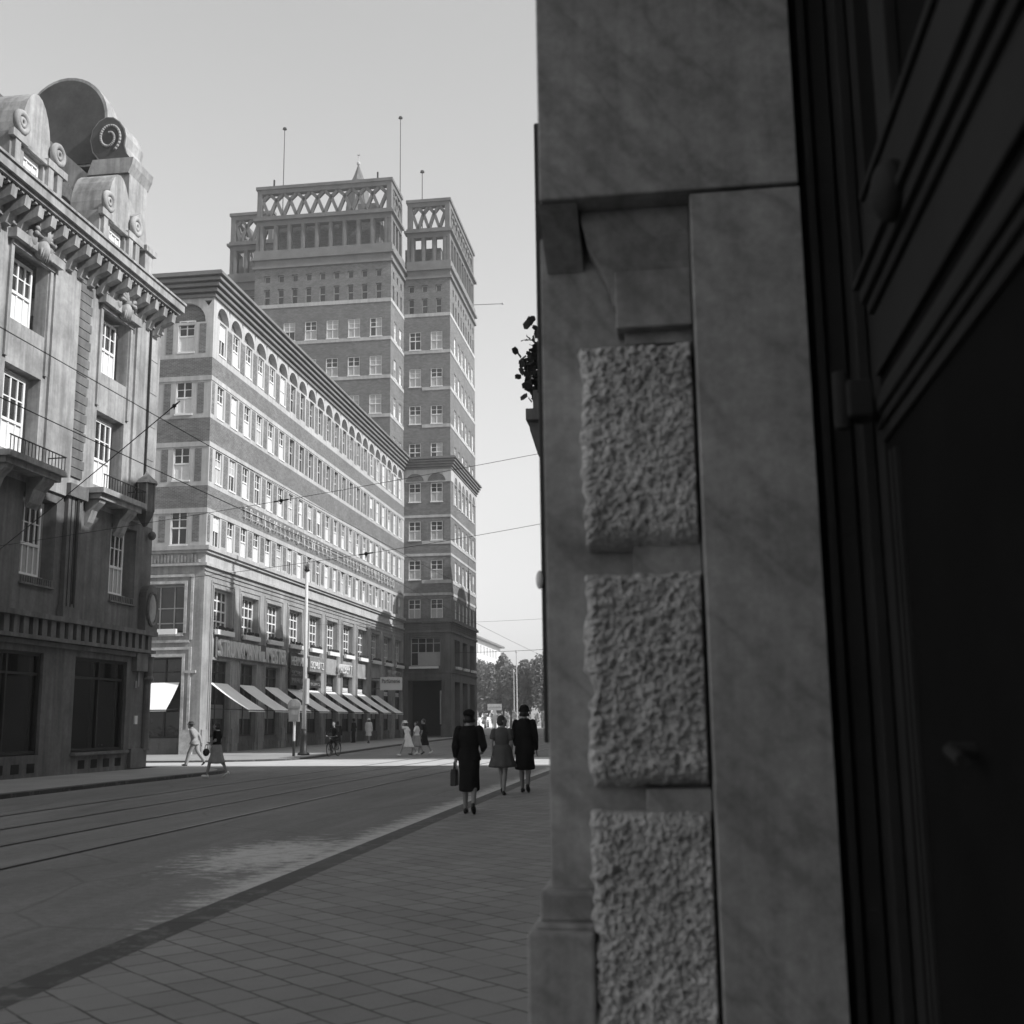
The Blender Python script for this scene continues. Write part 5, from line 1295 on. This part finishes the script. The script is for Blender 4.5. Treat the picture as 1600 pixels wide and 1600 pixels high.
    if hair:
        mat, style = hair; g_ = MB()
        g_.ell(hp((0, -.018, .022)), (.083, .092, .108), R, 18, 12)
        if style == 'roll':
            for q in range(7): a = pi + pi * (q - .5) / 6; g_.ell(hp((.078 * cos(a), .02 + .095 * sin(a), -.055)), (.03, .03, .032), R)
            g_.ell(hp((0, -.07, -.03)), (.07, .045, .06), R)
        if style == 'bob':
            g_.ell(hp((0, -.045, -.03)), (.086, .07, .075), R)
            for s in (-1, 1): g_.ell(hp((s * .06, -.03, -.045)), (.035, .05, .05), R)
        if style == 'bun': g_.ell(hp((0, -.10, .0)), (.05, .045, .05), R)
        m_ = solid(g_, .009, 2); m_.name = 'hair'; m_.materials.clear(); m_.materials.append(M[mat]); link('hair', m_, t, (0, 0, 0))
    if hat:
        mat, style = hat; g_ = MB(); c = hp((0, -.012, .055))
        if style == 'brim': g_.lathe(c, [(.15, -.012), (.155, .0), (.15, .014), (.1, .02), (.095, .09), (.06, .115), (.02, .105)], 20)
        elif style == 'cloche': g_.ell(c + Vector((0, 0, .01)), (.094, .106, .085)); g_.lathe(c + Vector((0, 0, -.03)), [(.098, -.02), (.115, -.01), (.1, .02)], 20)
        elif style == 'toque': g_.ell(c + Vector((0, -.01, .012)), (.10, .115, .07)); g_.ell(c + Vector((.0, -.02, .05)), (.06, .07, .03))
        m_ = solid(g_, .009, 1); m_.name = 'hat'; m_.materials.clear(); m_.materials.append(M[mat]); link('hat', m_, t, (0, 0, 0))
    if collar:
        g_ = MB(); g_.torus(U((0, -.005, 1.395)), (0, .25, 1), .072, .014, 20, 6); m_ = g_.mesh('collar', (0, 0, 0), True); m_.materials.append(M[collar]); link('collar', m_, t, (0, 0, 0))
    return t

def hang(s, dx=.03, dy=.02, bend=0): return ((s * .168, 0, 1.335), (s * (.195 + dx), dy - .03, 1.07), (s * (.195 + dx), dy + .04 + bend, .82), (0, .15, -1))
def fore(s, y=.18, z=1.02): return ((s * .168, 0, 1.335), (s * .245, -.05, 1.07), (s * .2, y, z), (-s * .2, .8, -.1))
walk_l = [(-.07, .05, 0, 0, 0), (.09, -.2, .07, .03, -.75)]
walk_r = [(.07, .05, 0, 0, 0), (-.09, -.2, .07, .03, -.75)]
person('woman seen from behind in a dark costume holding a black handbag, nearest walker', (-3.4, 19.2, .1), radians(3), 1.67,
       [((-.168, 0, 1.335), (-.225, -.05, 1.07), (-.225, .03, .83), (0, .05, -1)), fore(1, .17, .98)], walk_l, top=('coat2', 'three', .016, .84), skirt=('coat2', .34, .17, .205, .03, -.03, 1.0), hair=('hair', 'roll'), hat=('coat2', 'toque'), collar='skin')
h = thing('handbag', (-3.66, 19.25, .66), 'black framed handbag hanging from the hand of the nearest dark dressed woman', 'handbag')
b = MB(); b.prism([(-.13, 0), (.13, 0), (.115, .22), (.06, .27), (-.06, .27), (-.115, .22)], lambda u, w, d: (d, u, w), -.05, .05); m_ = b.mesh('bag'); m_.materials.append(M['leather']); o = link('bag', m_, h, (0, 0, 0), .012)
b = MB(); b.path([(0, -.07, .26), (0, -.035, .36), (0, .0, .39), (0, .035, .36), (0, .07, .26)], .012, 6); m_ = b.mesh('handle'); m_.materials.append(M['leather']); link('handle', m_, h, (0, 0, 0))
h.location = (-3.66, 19.26, .545)
person('girl in a short grey flared dress turning her head, between the two dark dressed women', (-3.56, 24.0, .1), radians(0), 1.60,
       [((-.165, 0, 1.32), (-.215, -.06, 1.1), (-.2, -.08, .9), (0, -.1, -1)), ((.165, 0, 1.32), (.2, .0, 1.07), (.19, .1, .86), (0, .25, -1))], [(.03, -.03, 0, 0, -.1), (-.05, .28, .05, .05, .25)], yaw=radians(-68), top=('greydress', 'short', .008, .9), skirt=('greydress', .56, .31, .27, .07, .0, 1.06), hair=('hair2', 'bob'), collar='skin', stock='skin')
person('tall woman in a long black coat and close cap, beside the girl', (-3.2, 24.85, .1), radians(-2), 1.80,
       [((-.168, 0, 1.335), (-.225, .04, 1.09), (-.2, .14, .9), (0, .4, -1)), hang(1, .03, .0)], [(-.06, .04, 0, 0, 0), (.08, -.16, .06, .02, -.6)], top=('coat', 'long', .018, .72), skirt=('coat', .42, .20, .21, .04, -.02, .95), hair=('hair', 'roll'), hat=('coat', 'cloche'))
person('man in a light suit and dark hat striding left past the office corner', (-19.75, 46.4, -.06), radians(90), 1.78,
       [((-.168, 0, 1.335), (-.24, -.1, 1.1), (-.21, .04, .93), (0, .5, -.8)), ((.168, 0, 1.335), (.23, -.14, 1.1), (.22, -.16, .86), (0, -.1, -1))], [(-.07, .3, 0, .0, 0), (.07, -.36, .1, .06, -.9)], lean=.22, top=('suit', 'long', .024, .80), trousers='suit', hair=('hair2', 'plain'), hat=('hair2', 'brim'), nod=.03)
person('woman in a dark blouse and grey skirt walking left across the road', (-14.1, 34.8, 0), radians(92), 1.66,
       [((-.158, 0, 1.335), (-.23, -.04, 1.1), (-.08, .2, 1.04), (.6, .6, 0)), ((.158, 0, 1.335), (.24, -.04, 1.1), (.1, .22, 1.0), (-.6, .6, 0))], [(-.06, .26, 0, .02, .05), (.07, -.32, .07, .05, -.6)], top=('coat', 'short', .006, .98), skirt=('skirt', .40, .18, .27, .06, -.02, 1.02), hair=('hair2', 'bob'), shoes='whitecloth', collar='whitecloth', stock='skin')
h = thing('handbag', (-14.36, 34.62, .66), 'small round black bag carried by the woman in the grey skirt', 'handbag')
b = MB(); b.ell((0, 0, .1), (.11, .06, .12)); m_ = b.mesh('bag', (0, 0, 0), True); m_.materials.append(M['leather']); link('bag', m_, h, (0, 0, 0))
b = MB(); b.path([(-.05, 0, .2), (-.02, 0, .33), (.02, 0, .33), (.05, 0, .2)], .01, 5); m_ = b.mesh('handle'); m_.materials.append(M['leather']); link('handle', m_, h, (0, 0, 0))
person('woman in a white dress and hat holding her hat as she hurries left', (-13.55, 58.6, -.07), radians(80), 1.72,
       [((-.158, 0, 1.335), (-.3, .12, 1.38), (-.13, .1, 1.58), (.5, 0, .6)), ((.158, 0, 1.335), (.24, -.08, 1.12), (.24, -.02, .9), (0, .2, -1))], [(-.06, .38, 0, .02, .1), (.07, -.42, .1, .06, -.7)], lean=.2, top=('whitecloth', 'short', .01, .95), skirt=('whitecloth', .38, .17, .29, .06, -.05, 1.0), hair=('hair2', 'bob'), hat=('whitecloth', 'brim'), shoes='whitecloth', stock='skin')
person('woman in a white blouse walking between the hat holder and the dark dressed companion', (-13.35, 59.8, -.07), radians(85), 1.72,
       [hang(-1, .02, .1), hang(1, .02, -.05)], [(-.06, .26, 0, .02, .1), (.07, -.3, .07, .04, -.6)], top=('whitecloth', 'short', .008, .95), skirt=('skirt', .40, .19, .28, .05, 0, 1.0), hair=('hair2', 'bob'), stock='skin')
person('woman in a dark dress with pale gloves, last of the three crossing together', (-13.15, 60.6, -.07), radians(84), 1.84,
       [hang(-1, .02, .05), hang(1, .03, .0)], [(-.06, .26, 0, .02, .1), (.07, -.34, .07, .04, -.6)], top=('coat', 'short', .012, .9), skirt=('coat', .42, .19, .26, .04, 0, 1.0), hair=('hair2', 'plain'), shoes='whitecloth', stock='skin')
person('woman in a white coat and hat walking away under the awnings', (-22.9, 86.0, .11), radians(-6), 1.82,
       [hang(-1), hang(1)], walk_l, top=('whitecloth', 'long', .03, .75), skirt=('whitecloth', .47, .21, .18, .04, 0, .95), hair=('hair2', 'roll'), hat=('whitecloth', 'cloche'), stock='skin')
person('man in a dark suit looking into a shop window under the awnings', (-24.9, 89.0, .11), radians(75), 1.80,
       [hang(-1), fore(1)], [(-.09, .02, 0, 0, 0), (.09, -.02, 0, 0, 0)], top=('coat', 'long', .026, .78), trousers='coat', hair=('hair', 'plain'), hat=('hair', 'brim'))
person('dark dressed woman on the pavement behind the cyclist', (-20.6, 70.0, .05), radians(10), 1.66,
       [hang(-1), hang(1)], walk_r, top=('coat', 'long', .02, .8), skirt=('coat', .4, .2, .17, .04, 0, .98), hair=('hair', 'roll'))
for i, (x, y, mt, sk_, lab) in enumerate(((-38.6, 229.5, 'whitecloth', 'skirt', 'tiny far person in a white top and grey skirt near the tower corner'), (-36.9, 230, 'coat', 'coat', 'tiny far person all in black by the far shrubs'),
                                  (-32.9, 229.5, 'whitecloth', 'whitecloth', 'tiny far person all in white, right of the far board'), (-29.3, 230, 'suit', 'skirt', 'tiny far person in a light jacket close to the right pillar'))):
    person(lab, (x, y, .12), radians(90 if i % 2 else -60), 1.75, [hang(-1), hang(1)], walk_l, top=(mt, 'long', .03, .8), skirt=(sk_, .4, .22, .2, .03, 0, .98), hair=('hair', 'plain'), hat=(mt, 'brim'), fine=False)

# cyclist and bicycle, heading towards the camera
ang = radians(172)
bp = (-17.65, 59.3, -.08)
t = thing('bicycle', bp, 'black bicycle ridden towards the camera along the far kerb', 'bicycle', None, ang)
for yw, nm in ((.54, 'wheel'), (-.52, 'wheel')):
    b = MB(); b.torus((0, yw, .35), (1, 0, 0), .31, .012, 32, 6); m_ = b.mesh('rim', (0, 0, 0), True); m_.materials.append(M['steel']); wo = link(nm, m_, t, (0, 0, 0))
    b = MB(); b.torus((0, yw, .35), (1, 0, 0), .335, .022, 32, 8); m_ = b.mesh('tyre', (0, 0, 0), True); m_.materials.append(M['rubber']); link('tyre', m_, wo, (0, 0, 0))
    b = MB(); b.tube((-.05, yw, .35), (.05, yw, .35), .025)
    for q in range(16): a = q * pi / 8; b.tube((0.02 * (-1) ** q, yw, .35), (0, yw + .305 * cos(a), .35 + .305 * sin(a)), .003, None, 4)
    m_ = b.mesh('spokes'); m_.materials.append(M['steel']); link('spokes', m_, wo, (0, 0, 0))
    b = MB(); pts = [(0, yw + .385 * cos(a), .35 + .385 * sin(a)) for a in [radians(q) for q in range(20 if yw > 0 else 0, 181 if yw > 0 else 200, 12)]]; b.path(pts, .018, 5); m_ = b.mesh('mudguard'); m_.materials.append(M['iron']); link('mudguard', m_, t, (0, 0, 0))
b = MB()
for p, q in (((0, .36, .86), (0, .33, .68)), ((0, .35, .83), (0, -.16, .84)), ((0, .33, .70), (0, -.04, .30)), ((0, -.04, .30), (0, -.18, .90))): b.tube(p, q, .017)
for s in (-1, 1): b.tube((s * .05, .54, .35), (s * .03, .36, .68), .012); b.tube((s * .05, -.52, .35), (s * .02, -.15, .80), .011); b.tube((s * .05, -.52, .35), (s * .02, -.04, .30), .011)
b.tube((0, .36, .68), (0, .38, .98), .015); m_ = b.mesh('frame'); m_.materials.append(M['iron']); link('frame', m_, t, (0, 0, 0))
b = MB(); b.path([(-.29, .2, 1.0), (-.28, .34, 1.03), (-.12, .40, 1.0), (.12, .40, 1.0), (.28, .34, 1.03), (.29, .2, 1.0)], .013, 6); m_ = b.mesh('handlebar'); m_.materials.append(M['steel']); link('handlebar', m_, t, (0, 0, 0))
b = MB(); b.ell((0, -.2, .93), (.11, .13, .045)); b.ell((0, -.06, .93), (.035, .12, .03)); m_ = b.mesh('saddle', (0, 0, 0), True); m_.materials.append(M['leather']); link('saddle', m_, t, (0, 0, 0))
b = MB(); b.tube((.06, -.04, .30), (.06, .0, .13), .012); b.tube((-.06, -.04, .30), (-.06, -.08, .47), .012); b.box(.07, .16, -.05, .05, .115, .135); b.box(-.16, -.07, -.13, -.03, .46, .48); b.torus((.04, -.04, .30), (1, 0, 0), .09, .008, 20, 5); m_ = b.mesh('crank'); m_.materials.append(M['steel']); link('crank', m_, t, (0, 0, 0))
b = MB(); b.ell((0, .47, .9), (.06, .05, .06)); m_ = b.mesh('headlamp', (0, 0, 0), True); m_.materials.append(M['steel']); link('headlamp', m_, t, (0, 0, 0))
def rider():
    t = thing('person', bp, 'cyclist in a dark suit riding towards the camera along the far kerb', 'person', None, ang); b = MB()
    b.loft([(.94, 0, -.2, .15, .12), (1.04, 0, -.17, .16, .12), (1.15, 0, -.12, .14, .10), (1.3, 0, -.05, .165, .11), (1.41, 0, 0, .16, .09), (1.47, 0, .02, .09, .06)], 20)
    hc = Vector((0, .06, 1.64)); b.cap((0, .01, 1.45), hc, .058, .05); b.ell(hc, (.076, .094, .115), None, 18, 12); b.ell(hc + Vector((0, .035, -.055)), (.055, .06, .06)); b.ell(hc + Vector((0, .1, -.015)), (.014, .02, .024))
    for s in (-1, 1): b.ell(hc + Vector((s * .078, 0, 0)), (.011, .02, .032))
    c = MB(); c.loft([(.92, 0, -.2, .18, .15), (1.04, 0, -.17, .18, .145), (1.15, 0, -.12, .165, .125), (1.3, 0, -.05, .19, .13), (1.41, 0, 0, .18, .11), (1.475, 0, .02, .08, .07)], 22)
    tr = MB(); sh_ = MB()
    for s in (-1, 1):
        sh, el, wr = Vector((s * .19, 0, 1.40)), Vector((s * .30, .12, 1.2)), Vector((s * .285, .24, 1.05)); b.cap(sh, el, .048, .04); b.cap(el, wr, .038, .028); c.cap(sh, el, .068, .058); c.cap(el, wr - (wr - el) * .1, .056, .045)
        b.ell(wr + Vector((0, .03, -.005)), (.03, .05, .025))
        for q in range(4): b.cap(wr + Vector((s * (-.025 + .017 * q), .06, .01)), wr + Vector((s * (-.025 + .017 * q), .085, -.03)), .0095, .009)
        b.cap(wr + Vector((-s * .03, .02, 0)), wr + Vector((-s * .04, .06, -.02)), .011, .009)
        an = Vector((s * .11, .0 if s > 0 else -.09, .24 if s > 0 else .58)); hip = Vector((s * .1, -.18, .95)); kn = Vector((s * .13, .16 if s > 0 else .27, .62 if s > 0 else .83))
        b.cap(hip, kn, .085, .058); b.cap(kn, an, .055, .036); tr.cap(hip, kn, .10, .078); tr.cap(kn, an, .076, .06)
        b.cap(an, an + Vector((0, .1, -.07)), .03, .025); sh_.ell(an + Vector((0, .06, -.06)), (.045, .13, .045))
    m_ = solid(b, .009); m_.name = 'body'; m_.materials.clear(); m_.materials.append(M['skin']); link('body', m_, t, (0, 0, 0))
    for mb_, nm, mt in ((c, 'jacket', 'coat'), (tr, 'trousers', 'coat2'), (sh_, 'shoes', 'leather')): m_ = solid(mb_, .011); m_.name = nm; m_.materials.clear(); m_.materials.append(M[mt]); link(nm, m_, t, (0, 0, 0))
    b = MB(); b.ell(hc + Vector((0, -.02, .03)), (.084, .09, .105)); m_ = b.mesh('hair', (0, 0, 0), True); m_.materials.append(M['hair2']); link('hair', m_, t, (0, 0, 0))
    b = MB()
    for s in (-1, 1): b.ell(hc + Vector((s * .03, .09, .015)), (.011, .007, .007), None, 8, 6)
    m_ = b.mesh('eyes'); m_.materials.append(M['hair']); link('eyes', m_, t, (0, 0, 0))
rider()

# ================================================================== CAMERA, SKY, SUN
cam = bpy.data.cameras.new('camera'); co = bpy.data.objects.new('camera', cam); COL.objects.link(co); SC.camera = co
F = 1800.0
d = Vector((255, 324, F)).normalized(); bb = F * F / (324 + 255 * .0126)
u = Vector((-.0126 * bb, -bb, F)); u = (u - d * u.dot(d)).normalized(); r = d.cross(u)
if r.x < 0: r = -r
# rows r,d,u are world X,Y,Z in (right, down, forward) picture axes
Rm = Matrix((r, d, u))
right = Vector((Rm[0][0], Rm[1][0], Rm[2][0])); down = Vector((Rm[0][1], Rm[1][1], Rm[2][1])); fwd = Vector((Rm[0][2], Rm[1][2], Rm[2][2]))
co.matrix_world = Matrix(((right.x, -down.x, -fwd.x, 0), (right.y, -down.y, -fwd.y, 0), (right.z, -down.z, -fwd.z, EYE), (0, 0, 0, 1)))
cam.sensor_width = 36; cam.lens = 36 * F / 1600; cam.clip_start = .05; cam.clip_end = 3000
cam.dof.use_dof = True; cam.dof.focus_distance = 62; cam.dof.aperture_fstop = 2.9

EL, AZ = radians(38), radians(-9.5)
sd = Vector((cos(EL) * cos(AZ), cos(EL) * sin(AZ), sin(EL)))
sun = bpy.data.lights.new('sun', 'SUN'); sun.energy = 3.2; sun.angle = radians(.55); sun.color = (1, 1, 1)
so = bpy.data.objects.new('sun', sun); COL.objects.link(so); so.rotation_euler = sd.to_track_quat('Z', 'Y').to_euler()
W = bpy.data.worlds.new('World'); SC.world = W; W.use_nodes = True
N, L = W.node_tree.nodes, W.node_tree.links; bg = N['Background']
sk = N.new('ShaderNodeTexSky'); sk.sky_type = 'NISHITA'; sk.sun_disc = False; sk.sun_elevation = EL; sk.sun_rotation = pi / 2 - AZ
sk.air_density = 1.0; sk.dust_density = 0.6; sk.ozone_density = 1.0
sp_ = N.new('ShaderNodeSeparateColor'); L.new(sk.outputs[0], sp_.inputs[0])          # blue sensitive film: the sky seen through its blue
L.new(sp_.outputs['Blue'], bg.inputs['Color']); bg.inputs['Strength'].default_value = .105
SC.view_settings.view_transform = 'Standard'; SC.view_settings.look = 'None'; SC.view_settings.exposure = 0.9; SC.view_settings.gamma = 1
SC.render.engine = 'CYCLES'
SC.cycles.max_bounces = 6; SC.cycles.diffuse_bounces = 4
hz = MB(); hz.box(-330, 120, -70, 420, -1.2, 75); m = bpy.data.materials.new('summer haze'); m.use_nodes = True; N, L = m.node_tree.nodes, m.node_tree.links
N.remove(N['Principled BSDF']); v = N.new('ShaderNodeVolumePrincipled'); v.inputs['Color'].default_value = (.9, .9, .9, 1); v.inputs['Density'].default_value = HAZE; v.inputs['Anisotropy'].default_value = .2
L.new(v.outputs[0], N['Material Output'].inputs['Volume'])
if HAZE: tag(hz.build('haze', m), kind='stuff')
